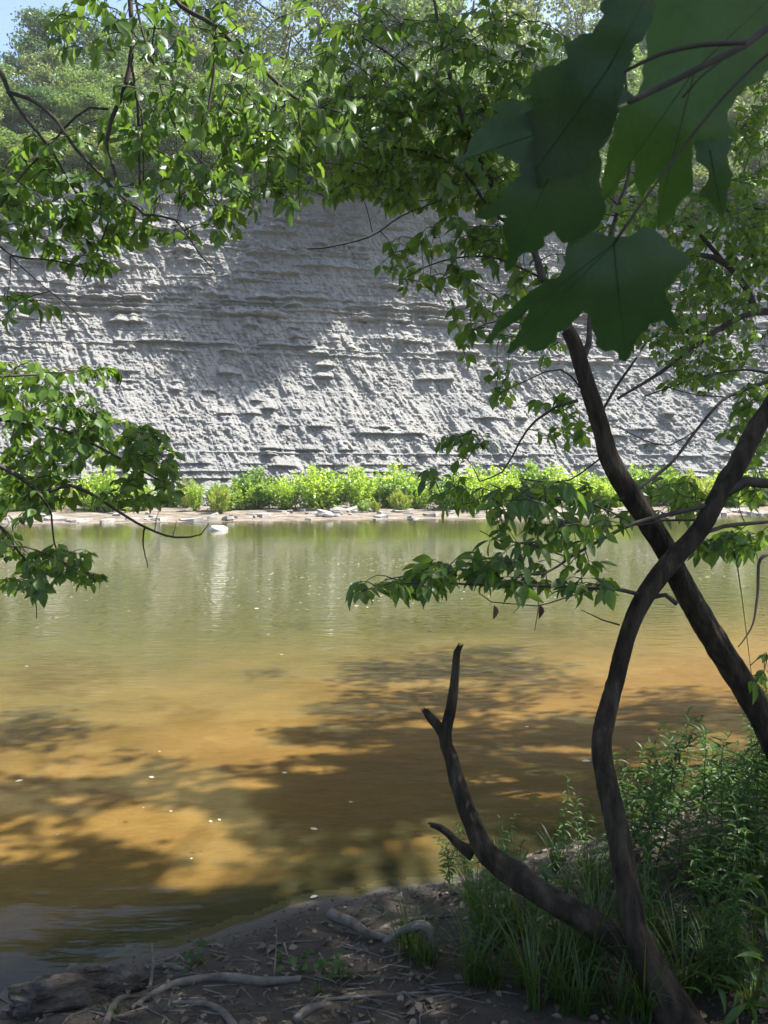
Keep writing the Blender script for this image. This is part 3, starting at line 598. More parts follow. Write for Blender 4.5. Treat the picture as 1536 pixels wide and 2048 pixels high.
# ------------------------------------------------------------------ near trees
class Tree:
    def __init__(s, name, label, base, grp=None):
        s.e = empty(name, base); s.base = np.asarray(base, float); tag(s.e, label, 'tree', grp); s.nodes = []; s.pl = dict(p=[], a=[], n=[], l=[]); s.tw = MB(); s.cl = []
    def limb(s, pts, ds, ws, name='branch', n=8, rough=.12, step=.05, mt='twig', seed=0):
        """pts: pixels of the photograph; ds: depth(s); ws: widths in pixels"""
        ds = np.interp(np.linspace(0, 1, len(pts)), np.linspace(0, 1, len(ds)), ds) if hasattr(ds, '__len__') else np.full(len(pts), ds)
        ws = np.interp(np.linspace(0, 1, len(pts)), np.linspace(0, 1, len(ws)), ws)
        P = np.array([at(x, y, d) for (x, y), d in zip(pts, ds)]); P, R = spline(P, ws * ds / F / 2, step)
        return s.limb3(P, R, name, n, rough, mt, seed)
    def limb3(s, P, R, name='branch', n=8, rough=.12, mt='twig', seed=0, nodes=True):
        if name == 'branch': P = P + np.cumsum(rng.normal(size=P.shape) * .0015, 0) * 1.0
        if mt == 'bark' and n >= 16: n, R = 44, R * .82
        V, Fs = tube(P, R, n, rough, seed or len(s.nodes) + 1)
        o = link(name, mesh(name, V - s.base, Fs, M[mt]), s.e)
        if nodes: s.nodes.append(P)
        return o
    def clusters(s, cx, cy, rx, ry, n, d0, d1, L=.09, k=(3, 5)):
        for _ in range(max(2, int(n * .8))):
            a = rng.uniform(0, 6.283); q = math.sqrt(rng.random()); s.cl.append((at(cx + math.cos(a) * q * rx, cy + math.sin(a) * q * ry, rng.uniform(d0, d1)), L * rng.uniform(.62, 1.2), int(rng.integers(k[0], k[1] + 1))))
    def leaf(s, p, a, n, l): s.pl['p'].append(p); s.pl['a'].append(a); s.pl['n'].append(n); s.pl['l'].append(l)
    def grow(s, maxlen=.7):
        N = np.concatenate(s.nodes); tree = [N]; cnt = 0
        P = np.array([c[0] for c in s.cl])
        dist = np.array([np.min(np.linalg.norm(N - p, axis=1)) for p in P]); order = np.argsort(dist)
        allN = N
        for i in order:
            p, L, k = s.cl[i]
            dv = allN - p; dl = np.linalg.norm(dv, axis=1) + np.where(dv[:, 2] < -.02, .06, 0); q = allN[np.argmin(dl)]
            sp = np.linalg.norm(p - q)
            mid = (p + q) / 2 + np.array([rng.normal() * .05, rng.normal() * .05, .12 + rng.normal() * .06]) * sp
            tp, tr = spline([q, mid, p], [.0026 + .001 * min(1, sp), .0018, .0012], max(.03, sp / 8))
            s.tw.add(*tube(tp, tr, 4, cap=False)); allN = np.vstack([allN, tp[1:]])
            ax = unit(unit((p - mid)[None])[0] * .8 + np.array([0, 0, -.55]) + rng.normal(size=3) * .25)
            side = unit(np.cross(ax, [0, 0, 1.]) + rng.normal(size=3) * .1); up = np.cross(side, ax)
            bn = unit(up + rng.normal(size=3) * .35)
            s.leaf(p, ax, bn + rng.normal(size=3) * .2, L)
            for jx in range(k - 1):
                sg = 1 if jx % 2 else -1; bk = .25 + .55 * (jx // 2)
                pp = p - unit((p - mid)[None])[0] * L * bk; a = unit(ax * .62 + side * sg * .85 + np.array([0, 0, -.25]) + rng.normal(size=3) * .18)
                st = pp + a * L * .16; s.tw.add(*tube(np.array([pp, st]), np.array([.0009, .0008]), 3, cap=False))
                s.leaf(st, a, bn + rng.normal(size=3) * .45, L * rng.uniform(.7, .95))
    def build(s, mt='leaf', single=300, slim=1.0):
        p, a, n, l = (np.array(s.pl[k]) for k in 'panl'); a = unit(a); n = unit(n - a * (n * a).sum(1)[:, None])
        x, y, d = proj(p); inside = (x > -20) & (x < 1556) & (y > -20) & (y < 2068) & (d > 0)
        key = np.where(inside, d - l * 4, 1e3); order = np.argsort(key)
        sing = order[:single]; rest = order[single:]
        sing = sing[key[sing] < 999]
        mes = [mesh('leaf', tv * np.array([slim, 1, 1]), tf, M[mt]) for tv, tf in LEAVES]
        for q in sing:
            o = link('leaf', mes[rng.integers(0, 6)], s.e); sx_ = np.cross(a[q], n[q])
            mw = Matrix.Identity(4)
            for c in range(3): mw[c][0], mw[c][1], mw[c][2], mw[c][3] = sx_[c] * l[q] , a[q][c] * l[q], n[q][c] * l[q], p[q][c] - s.base[c]
            o.matrix_local = mw
        rest = np.concatenate([rest, order[:single][key[order[:single]] >= 999]])
        if len(rest):
            mb = MB(); pick = rng.integers(0, 6, len(rest))
            for v in range(6):
                qq = rest[pick == v]
                if len(qq): mb.add(*place(LEAVES[v][0] * np.array([slim, 1, 1]), LEAVES[v][1], p[qq], a[qq], n[qq], l[qq]))
            tag(link('leaves', mb.mesh('leaves', M[mt], s.base), s.e), kind='stuff')
        if s.tw.n: tag(link('twigs', s.tw.mesh('twigs', M['twig'], s.base), s.e), kind='stuff')

# --- the bank tree whose trunk stands out of the frame on the left; its boughs hang into the picture
T1 = Tree('bank_tree', 'tall tree on the near bank whose dark drooping boughs hang across the upper left', (-3.9, 1.0, float(ground(-3.9, 1.0))))
tp, tr = spline([T1.base + (0, 0, -.2), T1.base + (.1, .05, 2.5), T1.base + (.4, .2, 5), T1.base + (.9, .5, 8), T1.base + (1.3, .9, 11)], [.26, .21, .17, .12, .06], .15)
T1.limb3(tp, tr, 'trunk', 18, .16, 'bark', nodes=False)
D1 = 2.95
q0 = at(-60, 40, 2.9); q1 = at(250, -120, 2.95); q2 = at(360, -160, 3.0)
for q, z in ((at(-90, 60, 2.9), 2.9), (q1, 3.9), (q2, 4.4)):
    tp, tr = spline([T1.base + (.15, .1, z), (T1.base + (.15, .1, z + .5)) * .45 + q * .55 + np.array([0, 0, .15]), q], [.05, .03, .012], .08); T1.limb3(tp, tr, 'branch', 8, .12)
B = T1.limb
B([(250, -120), (258, -20), (262, 100), (242, 190), (218, 245), (210, 290), (222, 330), (229, 390), (200, 490), (165, 565)], D1, [10, 10, 9, 8, 6, 5, 4, 2.5])
B([(258, 110), (266, 155), (272, 200), (276, 290), (280, 372)], 2.9, [6, 5, 5, 4])
B([(262, 165), (285, 225), (290, 300), (291, 360)], 2.95, [5, 3, 2.5])
B([(265, -30), (280, 40), (293, 90), (312, 145), (345, 245), (385, 300), (410, 330)], 3.0, [5, 5, 4, 3, 2])
B([(360, -160), (345, -10), (430, 50), (490, 105), (560, 165), (610, 205), (680, 225), (720, 262)], 3.05, [10, 9, 9, 8, 7, 5, 3.5, 2])
B([(432, 52), (425, 150), (415, 220), (405, 300), (397, 392)], 3.0, [6, 5, 4, 2.5])
B([(558, 166), (545, 260), (535, 330), (530, 402)], 3.05, [4, 3, 2])
B([(-90, 60), (0, 140), (20, 190), (60, 250), (100, 300), (130, 360), (165, 410), (190, 422)], 2.9, [12, 11, 8, 7, 6, 5, 4, 2])
B([(15, 185), (60, 200), (110, 240), (150, 300), (200, 350), (250, 400), (290, 430), (350, 440), (400, 512), (430, 545)], 2.88, [8, 8, 7, 6, 6, 5, 3, 2])
B([(218, 219), (180, 215), (130, 255), (100, 295), (50, 345), (0, 420), (-40, 460)], 2.92, [5, 4, 4, 3])
B([(490, 105), (470, 140), (455, 185), (430, 240)], 3.0, [4, 2])
B([(595, 200), (600, 240), (605, 270), (598, 330), (600, 425)], 3.1, [4, 3, 2])
B([(-40, 460), (20, 510), (80, 515), (150, 530), (190, 545)], 2.8, [5, 4, 3, 2]); B([(20, 512), (70, 560), (130, 610), (180, 655)], 2.8, [3, 2, 2])
B([(332, -10), (325, 20), (310, 60), (305, 110)], 3.1, [6, 3])
B([(290, 290), (350, 325), (360, 345), (358, 400)], 2.95, [3, 2]); B([(400, 345), (370, 360), (340, 368)], 3.0, [2.5, 1.5])
C = T1.clusters
for e in ((200, 50, 110, 70, 50), (380, 60, 110, 80, 60), (300, 170, 90, 60, 22), (430, 170, 120, 90, 62), (400, 280, 160, 70, 90), (540, 330, 110, 70, 66), (600, 235, 110, 70, 64),
          (150, 310, 140, 60, 46), (50, 330, 80, 70, 38), (120, 400, 130, 50, 60), (55, 470, 75, 70, 44), (190, 440, 80, 50, 40), (180, 520, 50, 30, 12), (60, 600, 50, 30, 9), (15, 640, 25, 20, 3),
          (270, 420, 60, 60, 28), (430, 400, 80, 50, 34), (425, 458, 55, 26, 10), (505, 400, 40, 20, 7), (350, 360, 80, 50, 36), (250, 250, 60, 50, 16), (590, 390, 50, 35, 10), (325, 470, 32, 22, 6)):
    C(*e[:4], e[4] * .74, 2.7, 3.3, .07)
T1.grow()

# --- second bough, lower left
T2 = Tree('bank_sapling', 'young tree whose thin leafy boughs reach in at the middle left over the water', (-3.2, 2.15, float(ground(-3.2, 2.15))))
tp, tr = spline([T2.base + (0, 0, -.15), T2.base + (.05, .2, .8), T2.base + (.1, .6, 1.6), T2.base + (.1, .9, 2.6), T2.base + (.3, 1.2, 4)], [.06, .055, .045, .035, .01], .1)
T2.limb3(tp, tr, 'trunk', 12, .12, 'bark')
j0 = at(-330, 800, 3.5)
for pts, ww in (([(-330, 790), (-120, 815), (0, 835), (60, 845), (120, 855), (200, 890), (260, 920), (310, 950), (345, 962)], [12, 8, 6, 6, 5, 4, 2]),
                ([(-330, 830), (-150, 880), (0, 935), (50, 965), (75, 985), (140, 970), (175, 985), (230, 1020), (290, 1055), (350, 1075), (400, 1070), (415, 1050)], [13, 11, 10, 9, 8, 7, 6, 5, 4, 3, 2]),
                ([(75, 985), (100, 1020), (108, 1060), (115, 1100), (155, 1122)], [5, 4, 3, 2]), ([(290, 1057), (287, 1090), (295, 1135)], [4, 3, 1.5]),
                ([(230, 1020), (250, 1010), (285, 990)], [3, 1.5]), ([(310, 1060), (313, 1030), (318, 1015)], [2, 1]), ([(345, 1072), (350, 1050), (352, 1040)], [2, 1]),
                ([(-330, 900), (-120, 1000), (0, 1060), (20, 1090), (45, 1120), (65, 1170), (73, 1240)], [10, 8, 7, 6, 4, 3, 1.5]), ([(20, 1092), (60, 1095), (110, 1115), (160, 1142), (200, 1152)], [4, 3, 2]),
                ([(-330, 760), (-100, 760), (20, 755), (100, 750), (160, 745)], [8, 6, 4, 2])):
    T2.limb(pts, [3.4, 3.7, 4.0], ww)
for e in ((50, 760, 90, 45, 34), (190, 745, 50, 22, 9), (110, 830, 110, 55, 52), (230, 880, 90, 45, 42), (300, 915, 60, 45, 34), (280, 980, 70, 30, 22), (80, 930, 90, 45, 36), (35, 1000, 45, 45, 18),
          (120, 985, 80, 22, 12), (120, 1120, 75, 25, 20), (55, 1160, 55, 30, 16), (165, 1150, 38, 24, 9), (15, 1090, 25, 30, 6), (-60, 850, 60, 120, 30)):
    T2.clusters(*e[:4], e[4] * 1.8, 3.5, 4.5, .078)
T2.grow()

# --- the two trunks that cross
gA = gpt(1335, 2046)
TA = Tree('crossing_tree', 'front of the two crossing trunks, bowed, with a dead forked limb at its foot', gA)
A = TA.limb
dA = 2.5
A([(1395, 2120), (1340, 2010), (1300, 1930), (1268, 1850), (1250, 1750), (1232, 1650), (1212, 1560), (1203, 1490), (1213, 1430), (1232, 1360), (1252, 1280), (1285, 1200), (1340, 1125), (1400, 1060), (1440, 985), (1475, 930), (1510, 860), (1560, 780), (1600, 690), (1640, 560)],
  [2.35, 2.45, 2.55, 2.65, 2.7, 2.75, 2.8, 2.8], [128, 96, 72, 60, 57, 55, 50, 47, 44, 42, 40, 43, 46, 43, 42, 45, 44, 40, 34, 26], 'trunk', 22, .17, .02, 'bark', 4)
A([(1300, 1960), (1255, 1895), (1190, 1850), (1110, 1805), (1050, 1768), (1005, 1735), (968, 1700), (946, 1650), (930, 1610), (915, 1560), (903, 1515), (891, 1475), (903, 1410), (909, 1360), (914, 1304), (918, 1296)],
  [2.5, 2.6, 2.7, 2.75, 2.8, 2.8], [82, 74, 66, 58, 56, 56, 50, 42, 40, 36, 32, 29, 24, 20, 16, 12], 'dead_limb', 16, .2, .02, 'bark', 9)
A([(893, 1480), (878, 1455), (862, 1437), (852, 1424)], 2.8, [24, 21, 18, 13], 'dead_stub', 10, .25, .012, 'bark', 3)
A([(945, 1706), (920, 1690), (898, 1668), (880, 1655), (864, 1650)], 2.8, [28, 18, 15, 13, 9], 'dead_stub', 10, .25, .012, 'bark', 6)
A([(1285, 1190), (1225, 1178), (1150, 1176), (1020, 1174), (930, 1170), (860, 1168), (800, 1172), (755, 1178)], [2.7, 2.6], [9, 7, 6, 5, 4, 3, 2])
A([(1420, 1010), (1268, 1047), (1198, 1082), (1138, 1115), (1088, 1147), (1040, 1150)], [2.75, 2.6], [10, 8, 6, 5, 3])
A([(1138, 1115), (1060, 1090), (1000, 1080), (960, 1060)], 2.65, [4, 3, 2]); A([(1268, 1047), (1190, 1010), (1120, 1000), (1050, 985)], 2.75, [4, 3, 2])
A([(1450, 985), (1490, 962), (1540, 968), (1600, 960)], 2.75, [22, 20, 18]); A([(1420, 1040), (1330, 1037), (1290, 1046), (1200, 1050)], [2.75, 2.8], [5, 4, 2])
A([(1385, 1075), (1450, 1052), (1500, 1045), (1560, 1040)], [2.75, 3], [9, 8, 6]); A([(1300, 1195), (1330, 1190), (1352, 1208)], 2.74, [12, 9, 10])
A([(1240, 1250), (1205, 1240), (1165, 1220)], 2.75, [4, 3, 1.5])
A([(1190, 1178), (1130, 1195), (1072, 1212), (1020, 1208), (980, 1205), (960, 1190)], 2.62, [3, 2.5, 2])
A([(1075, 1165), (1078, 1215), (1072, 1260)], 2.62, [2, 1.5]); A([(1090, 1150), (1060, 1190), (1030, 1225)], 2.63, [2, 1.2])
for cx_, cy_ in ((988, 1226), (1079, 1225)):      # curled dead leaves
    P_ = at(cx_, cy_ - 16, 2.61); tvs, tfs = leaf_tpl(.42, .35, .5); Vd, Fd = place(tvs, tfs, P_[None], np.array([[.1, 0, -1.]]), np.array([[.3, -1, .2]]), np.array([.055]))
    link('dead_leaf', mesh('dead_leaf', Vd - TA.base, Fd, M['dead_leaf']), TA.e)['label'] = 'brown curled dead leaf hanging from a bare twig'
C = TA.clusters
for e in ((735, 1172, 36, 16, 6), (820, 1158, 70, 24, 20), (915, 1142, 80, 34, 27), (1010, 1135, 75, 34, 26), (1085, 1165, 60, 20, 13), (1160, 1110, 60, 34, 9), (1180, 1168, 60, 16, 13), (1060, 1065, 85, 36, 26),
          (1010, 995, 60, 34, 14), (1100, 992, 70, 34, 22), (1180, 985, 45, 34, 11), (1190, 1040, 55, 34, 11)):
    C(e[0], e[1], e[2] * 1.1, e[3] * .85, e[4] * 1.45, 2.4, 3.1, .078, (2, 4))
for e in ((940, 1000, 60, 40, 14), (885, 965, 55, 34, 10), (1300, 1005, 85, 36, 26), (1400, 1015, 55, 34, 14), (1345, 965, 60, 20, 12), (1505, 950, 45, 60, 20), (1480, 1082, 75, 26, 34), (1400, 1092, 45, 18, 12), (1505, 810, 45, 55, 14), (1525, 1345, 25, 45, 10)):
    C(*e[:4], e[4] * 1.3, 3.0, 3.8, .075)
TA.grow(); TA.build(slim=.78)

gB = np.array([2.02, 3.35, float(ground(2.02, 3.35))])
TB = Tree('crossing_tree', 'rear of the two crossing trunks, leaning left from the right edge into a leafy crown', gB)
Bb_ = TB.limb
pB = proj(gB)
Bb_([(float(pB[0][0]) + 20, float(pB[1][0]) + 60), (float(pB[0][0]), float(pB[1][0])), (1620, 1620), (1570, 1530), (1528, 1440), (1475, 1350), (1420, 1265), (1365, 1170), (1335, 1105), (1295, 1040), (1258, 985), (1220, 920), (1205, 870), (1185, 800), (1165, 740), (1150, 690), (1135, 660)],
   [3.3, 3.2, 3.1, 3.0, 2.95, 2.95], [84, 76, 72, 68, 62, 62, 62, 58, 54, 50, 50, 48, 42, 40, 36, 34, 30], 'trunk', 20, .15, .02, 'bark', 14)
Bb_([(1150, 690), (1128, 640), (1090, 560), (1060, 480), (1000, 390), (940, 280), (900, 160), (870, 40), (850, -80)], [2.95, 3.3, 3.6], [28, 18, 14, 11, 9, 7, 5])
Bb_([(1165, 720), (1178, 690), (1180, 650), (1190, 560), (1230, 430), (1260, 300), (1240, 100)], [2.95, 3.1, 3.5], [14, 11, 9, 7, 4])
Bb_([(1060, 480), (980, 420), (930, 350), (860, 310), (760, 290), (690, 270)], [3.3, 3.4], [7, 6, 5, 3]); Bb_([(1090, 560), (1030, 530), (970, 510), (880, 520), (800, 560)], [3.2, 3.3], [5, 4, 2])
Bb_([(940, 280), (860, 180), (780, 110), (700, 60)], 3.5, [5, 3]); Bb_([(1155, 800), (1110, 812), (1070, 840), (1040, 880), (1005, 940), (960, 960)], [2.95, 3.2], [7, 5, 4, 2.5])
Bb_([(1130, 640), (1060, 650), (1000, 640), (940, 660)], [2.95, 3.1], [5, 3, 2]); Bb_([(1180, 800), (1120, 740), (1060, 760), (1000, 790)], 3.0, [4, 3, 2])
Bb_([(1240, 1000), (1300, 960), (1350, 920), (1400, 855), (1450, 800), (1480, 788), (1560, 755)], [2.97, 3.3], [7, 7, 6, 6, 7, 8]); Bb_([(1200, 830), (1230, 780), (1272, 715)], 2.98, [5, 6, 4])
Bb_([(1460, 795), (1390, 790), (1330, 775)], 3.2, [3, 2]); Bb_([(1400, 855), (1340, 890), (1290, 880), (1230, 850)], 3.15, [3, 2]); Bb_([(1215, 905), (1140, 960), (1080, 960), (1040, 955)], 3.0, [4, 2])
Bb_([(880, 400), (800, 430), (740, 470), (650, 490), (615, 492)], 3.4, [3, 2.5, 2]); Bb_([(745, 465), (735, 420), (720, 380)], 3.4, [2, 1.5])
C = TB.clusters
for e in ((570, 250, 100, 110, 26), (620, 340, 100, 60, 22), (1060, 330, 60, 110, 30), (880, 200, 200, 120, 30), (780, 380, 150, 40, 22), (1090, 120, 50, 100, 18), (600, 80, 90, 80, 14), (720, 260, 110, 110, 100), (860, 260, 140, 110, 130), (960, 200, 110, 100, 80), (800, 110, 150, 90, 84), (960, 60, 100, 60, 44), (700, 60, 80, 60, 18), (880, 370, 130, 55, 70), (780, 370, 80, 36, 22), (990, 330, 60, 80, 42),
          (960, 465, 105, 38, 45), (825, 498, 55, 26, 10), (795, 545, 38, 34, 8), (900, 560, 55, 34, 13), (1000, 480, 60, 60, 26), (1080, 560, 50, 50, 20), (945, 640, 45, 50, 13), (930, 690, 28, 26, 4), (1010, 640, 36, 50, 10), (1010, 770, 36, 36, 8),
          (1090, 690, 30, 30, 4), (1130, 840, 45, 55, 13), (1180, 480, 60, 60, 20), (1250, 400, 60, 60, 20), (1085, 800, 20, 20, 3)):
    C(*e[:4], e[4] * 1.35, 3.1, 3.9, .07)
C(930, 885, 60, 30, 18, 3.2, 3.6, .06)
TB.grow(); TB.build(slim=.92)

# --- tree on the bank further right, its leaves catching the sun
TR = Tree('bank_tree', 'tree further along the right bank with a curved dark bough and yellow green sunlit leaves', (4.9, 5.6, float(ground(4.9, 5.6))))
tp, tr = spline([TR.base + (0, 0, -.2), TR.base + (-.1, .1, 1.5), TR.base + (-.3, .2, 3.2), TR.base + (-.4, .3, 6), TR.base + (-.2, .3, 9)], [.15, .13, .11, .08, .03], .12); TR.limb3(tp, tr, 'trunk', 14, .14, 'bark')
R_ = TR.limb
R_([(1720, 640), (1610, 615), (1536, 622), (1500, 625), (1440, 655), (1380, 695), (1310, 750), (1235, 797)], [5.6, 5.2, 4.8], [20, 16, 15, 13, 11, 9, 7, 5]); R_([(1510, 622), (1492, 575), (1450, 525), (1415, 512), (1382, 510)], 5.1, [14, 13, 11, 9]); R_([(1450, 528), (1400, 470), (1375, 448)], 5.1, [9, 6])
R_([(1640, 770), (1536, 745), (1470, 740), (1380, 760), (1290, 790)], [5.4, 5], [6, 5, 3]); R_([(1680, 1080), (1560, 1108), (1520, 1120), (1515, 1180), (1505, 1250), (1475, 1296)], [4.8, 4.3], [9, 7, 6, 4, 2])
R_([(1600, 200), (1536, 215), (1480, 260), (1440, 320)], 5.6, [6, 4]); R_([(1720, 400), (1600, 420), (1500, 420), (1400, 430)], 5.6, [9, 6, 3])
for e in ((1330, 470, 80, 50, 44), (1380, 560, 70, 60, 44), (1290, 430, 60, 40, 20), (1450, 430, 90, 70, 70), (1480, 540, 70, 60, 40), (1430, 620, 80, 40, 40), (1370, 690, 70, 40, 24), (1440, 700, 60, 50, 18), (1385, 765, 55, 20, 12), (1505, 300, 45, 90, 42),
          (1505, 480, 50, 60, 30), (1300, 640, 90, 50, 30), (1420, 730, 70, 40, 18), (1490, 870, 45, 60, 20), (1180, 590, 50, 40, 12), (1240, 640, 50, 40, 12), (1290, 690, 40, 30, 8), (1520, 160, 30, 60, 14), (1580, 600, 80, 200, 60)):
    TR.clusters(*e[:4], e[4] * 1.8, 4.7, 6.3, .08)
TR.grow(); TR.build('leaf_sunlit')
T2.build('leaf_sunlit')

# --- tall tree out of the frame on the right whose overhead crown shades the bank and dapples the water
TS = Tree('shade_tree', 'tall tree standing out of frame to the right whose crown dapples the water', (5.6, .4, float(ground(5.6, .4))))
tp, tr = spline([TS.base + (0, 0, -.2), TS.base + (-.1, .1, 3), TS.base + (-.3, .3, 6), TS.base + (-.2, .6, 9), TS.base + (0, .9, 12)], [.3, .25, .2, .14, .06], .15); TS.limb3(tp, tr, 'trunk', 18, .16, 'bark', nodes=False)
pos = []
cents = []
def clump(c, rad, n):
    cents.append(c); d = unit(rng.normal(size=(n, 3))); pos.append(c + d * (rad * rng.random((n, 1)) ** .45) * np.array([1.25, 1.25, .55]))
rr_ = np.random.default_rng(77)
for (px, py, rx, ry) in ((50, 1455, 90, 34), (700, 1345, 170, 18), (940, 1315, 120, 22), (900, 1340, 240, 20), (1040, 1365, 130, 18), (860, 1405, 270, 20), (720, 1460, 200, 24), (1010, 1470, 230, 36), (1380, 1420, 130, 44), (1290, 1470, 120, 30), (900, 1530, 300, 30), (640, 1570, 220, 28), (560, 1625, 130, 36),
                         (900, 1600, 230, 40), (1150, 1560, 140, 50), (170, 1560, 130, 26), (50, 1610, 90, 30), (260, 1600, 50, 20), (210, 1700, 60, 18), (650, 1670, 80, 20), (130, 1765, 150, 22), (300, 1775, 70, 14), (60, 1830, 120, 26), (300, 1850, 130, 18),
                         (480, 1860, 130, 18), (1050, 1640, 90, 40), (80, 1880, 130, 50), (220, 1900, 120, 40), (380, 1870, 100, 30), (60, 1960, 80, 30), (-80, 1850, 90, 90), (560, 1830, 60, 14)):
    n = max(4, int(rx * ry / 310))
    for _ in range(n):
        a = rr_.uniform(0, 6.283); q = math.sqrt(rr_.random()); g_ = bpt(px + math.cos(a) * q * rx, py + math.sin(a) * q * ry)
        z = rr_.uniform(8.8, 12.2); clump(g_ + S * ((z - g_[2]) / S[2]), rr_.uniform(.3, .58), 60)
for k in range(760):
    x = rr_.uniform(-8.5, 8.5); y = rr_.uniform(-9, 1) if rr_.random() < .45 else rr_.uniform(.5, 1) * 0 + rr_.uniform(.3, max(.9, float(shore(x)) - .85))
    z = rr_.uniform(7.5, 12.5); clump(np.array([x, y, .5]) + S * ((z - .5) / S[2]), rr_.uniform(.4, .8), 70)
k = 0
while k < 330:
    c = np.array([rr_.uniform(-5, 3), rr_.uniform(.8, 6.8), rr_.uniform(9.5, 12.8)]); g_ = c - S * (c[2] / S[2]); x_, y_, d_ = proj(g_)
    if g_[1] > 2.6 and g_[0] > -6.5: continue
    if g_[1] > float(shore(g_[0])) - .2 and (d_[0] < 0 or x_[0] > -420): continue
    clump(c, rr_.uniform(.4, .8), 60); k += 1
pos = np.concatenate(pos)
# gaps in the crown through which the sun reaches the river bed
gz_ = np.full(len(pos), -.3)
for _ in range(4): gnd = pos - S * ((pos[:, 2] - gz_) / S[2])[:, None]; gz_ = ground(gnd[:, 0], gnd[:, 1])
gx_, gy_, gd_ = proj(gnd); gap = np.zeros(len(pos), bool)
for px, py, rx, ry in ((130, 1540, 150, 16), (560, 1395, 140, 13), (300, 1650, 150, 38), (420, 1700, 110, 24), (430, 1760, 120, 22), (770, 1715, 120, 26), (870, 1640, 70, 9), (960, 1560, 90, 11), (1060, 1590, 80, 11), (640, 1540, 60, 12), (820, 1370, 60, 7),
                       (850, 1450, 90, 9), (330, 1835, 60, 15), (30, 1705, 100, 16), (80, 1640, 60, 11), (1100, 1640, 60, 9), (620, 1500, 130, 11), (590, 1805, 60, 13), (140, 1600, 60, 10), (1150, 1500, 90, 9), (700, 1610, 50, 8), (500, 1570, 60, 10)):
    gap |= ((gx_ - px) / rx) ** 2 + ((gy_ - py) / ry) ** 2 < 1 + .5 * (fbm(gnd[:, 0] * 3, gnd[:, 1] * 3, 7, 2) - .5) * 2
pos = pos[~((gd_ > 0) & gap)]
x, y, d = proj(pos); keep = ~((d > .2) & (y > -40) & (x > -60) & (x < 1600)); pos = pos[keep]
n = len(pos); V, Fs = place(*DIAM, pos, rng.normal(size=(n, 3)), rng.normal(size=(n, 3)) * .6 + np.array([0, 0, .8]), rng.uniform(.1, .17, n))
o = link('crown', mesh('crown', V - TS.base, Fs, M['canopy'], False), TS.e); tag(o, kind='stuff')
mb = MB()
hubs = [TS.base + np.array([-.1, .8, 11]), TS.base + np.array([-.2, .5, 8.])]
cc = np.array(cents)
for c in cc[rr_.permutation(len(cc))[:110]]:
    xx, yy, d_ = proj(c)
    if d_[0] > 0 and yy[0] > -120 and -100 < xx[0] < 1640: continue
    h = hubs[rr_.integers(0, 2)]; tp, tr = spline([h, (h + c) / 2 + np.array([0, 0, .6]), c], [.05, .03, .008], .6); mb.add(*tube(tp, tr, 5, cap=False))
tag(link('limbs', mb.mesh('limbs', M['bark'], TS.base), TS.e), kind='stuff')
T1.build('leaf')

# ------------------------------------------------------------------ maple sprig close to the lens
def crop(pts): return [(768 + x / 2, y / 2) for x, y in pts]
MAP = [
 ('L1', (1228, 487), [(1260, 472), (1300, 456), (1313, 462), (1330, 478), (1343, 492), (1372, 522), (1350, 552), (1330, 580), (1336, 602), (1348, 650), (1325, 640), (1300, 648), (1284, 664), (1268, 690), (1250, 708), (1226, 700), (1196, 696), (1186, 664), (1182, 632), (1166, 622), (1150, 640), (1128, 660),
   (1098, 690), (1070, 704), (1050, 690), (1026, 692), (1042, 660), (1058, 618), (1030, 645), (984, 674), (1000, 640), (1032, 608), (1075, 574), (1118, 552), (1130, 530), (1131, 500), (1134, 478), (1165, 468), (1195, 464), (1212, 472)], .55, (.0, .25)),
 ('L2', (1150, 240), crop([(1000, 385), (940, 420), (905, 540), (890, 570), (860, 600), (872, 650), (860, 720), (868, 780), (886, 850), (840, 920), (720, 942), (680, 925), (640, 950), (620, 1000), (560, 1010), (505, 1052), (498, 1000), (480, 940), (492, 860), (430, 872), (388, 842), (460, 790), (545, 700), (540, 640), (420, 600), (310, 642), (330, 610), (360, 540), (460, 450), (440, 420), (575, 400), (650, 350), (800, 320), (930, 340)]), .50, (.1, .2)),
 ('L3', (1215, 140), crop([(970, 285), (930, 430), (905, 540), (830, 590), (790, 690), (700, 705), (560, 740), (545, 650), (610, 540), (560, 510), (500, 490), (560, 455), (640, 420), (690, 380), (600, 388), (575, 380), (580, 340), (620, 290), (690, 260), (735, 232), (720, 180), (770, 150), (835, 128), (880, 60), (862, 35), (890, -50), (1070, -50), (1075, 60), (1040, 150), (1005, 180)]), .47, (-.1, .15)),
 ('L4', (1390, 140), crop([(1080, -60), (1060, 80), (1045, 150), (1055, 200), (1030, 280), (1030, 340), (1000, 400), (935, 432), (920, 500), (900, 560), (890, 620), (868, 720), (880, 800), (920, 775), (975, 680), (998, 640), (996, 720), (1050, 762), (1092, 715), (1096, 800), (1088, 892), (1150, 870), (1232, 760), (1240, 570), (1290, 562), (1390, 530), (1372, 450), (1430, 380), (1490, 330), (1560, 270), (1620, 200), (1600, -60)]), .53, (.1, .1)),
 ('L5', (1420, 300), crop([(1290, 480), (1235, 560), (1245, 640), (1300, 690), (1262, 770), (1250, 800), (1290, 790), (1352, 852), (1372, 790), (1398, 700), (1372, 620), (1402, 560), (1350, 500)]), .58, (0, .1)),
]
base_m = at(1640, 60, .56)
mp = empty('maple_branch', base_m); tag(mp, 'maple twig with five large dark lobed leaves hanging close at the upper right', 'maple branch')
mr = np.random.default_rng(2)
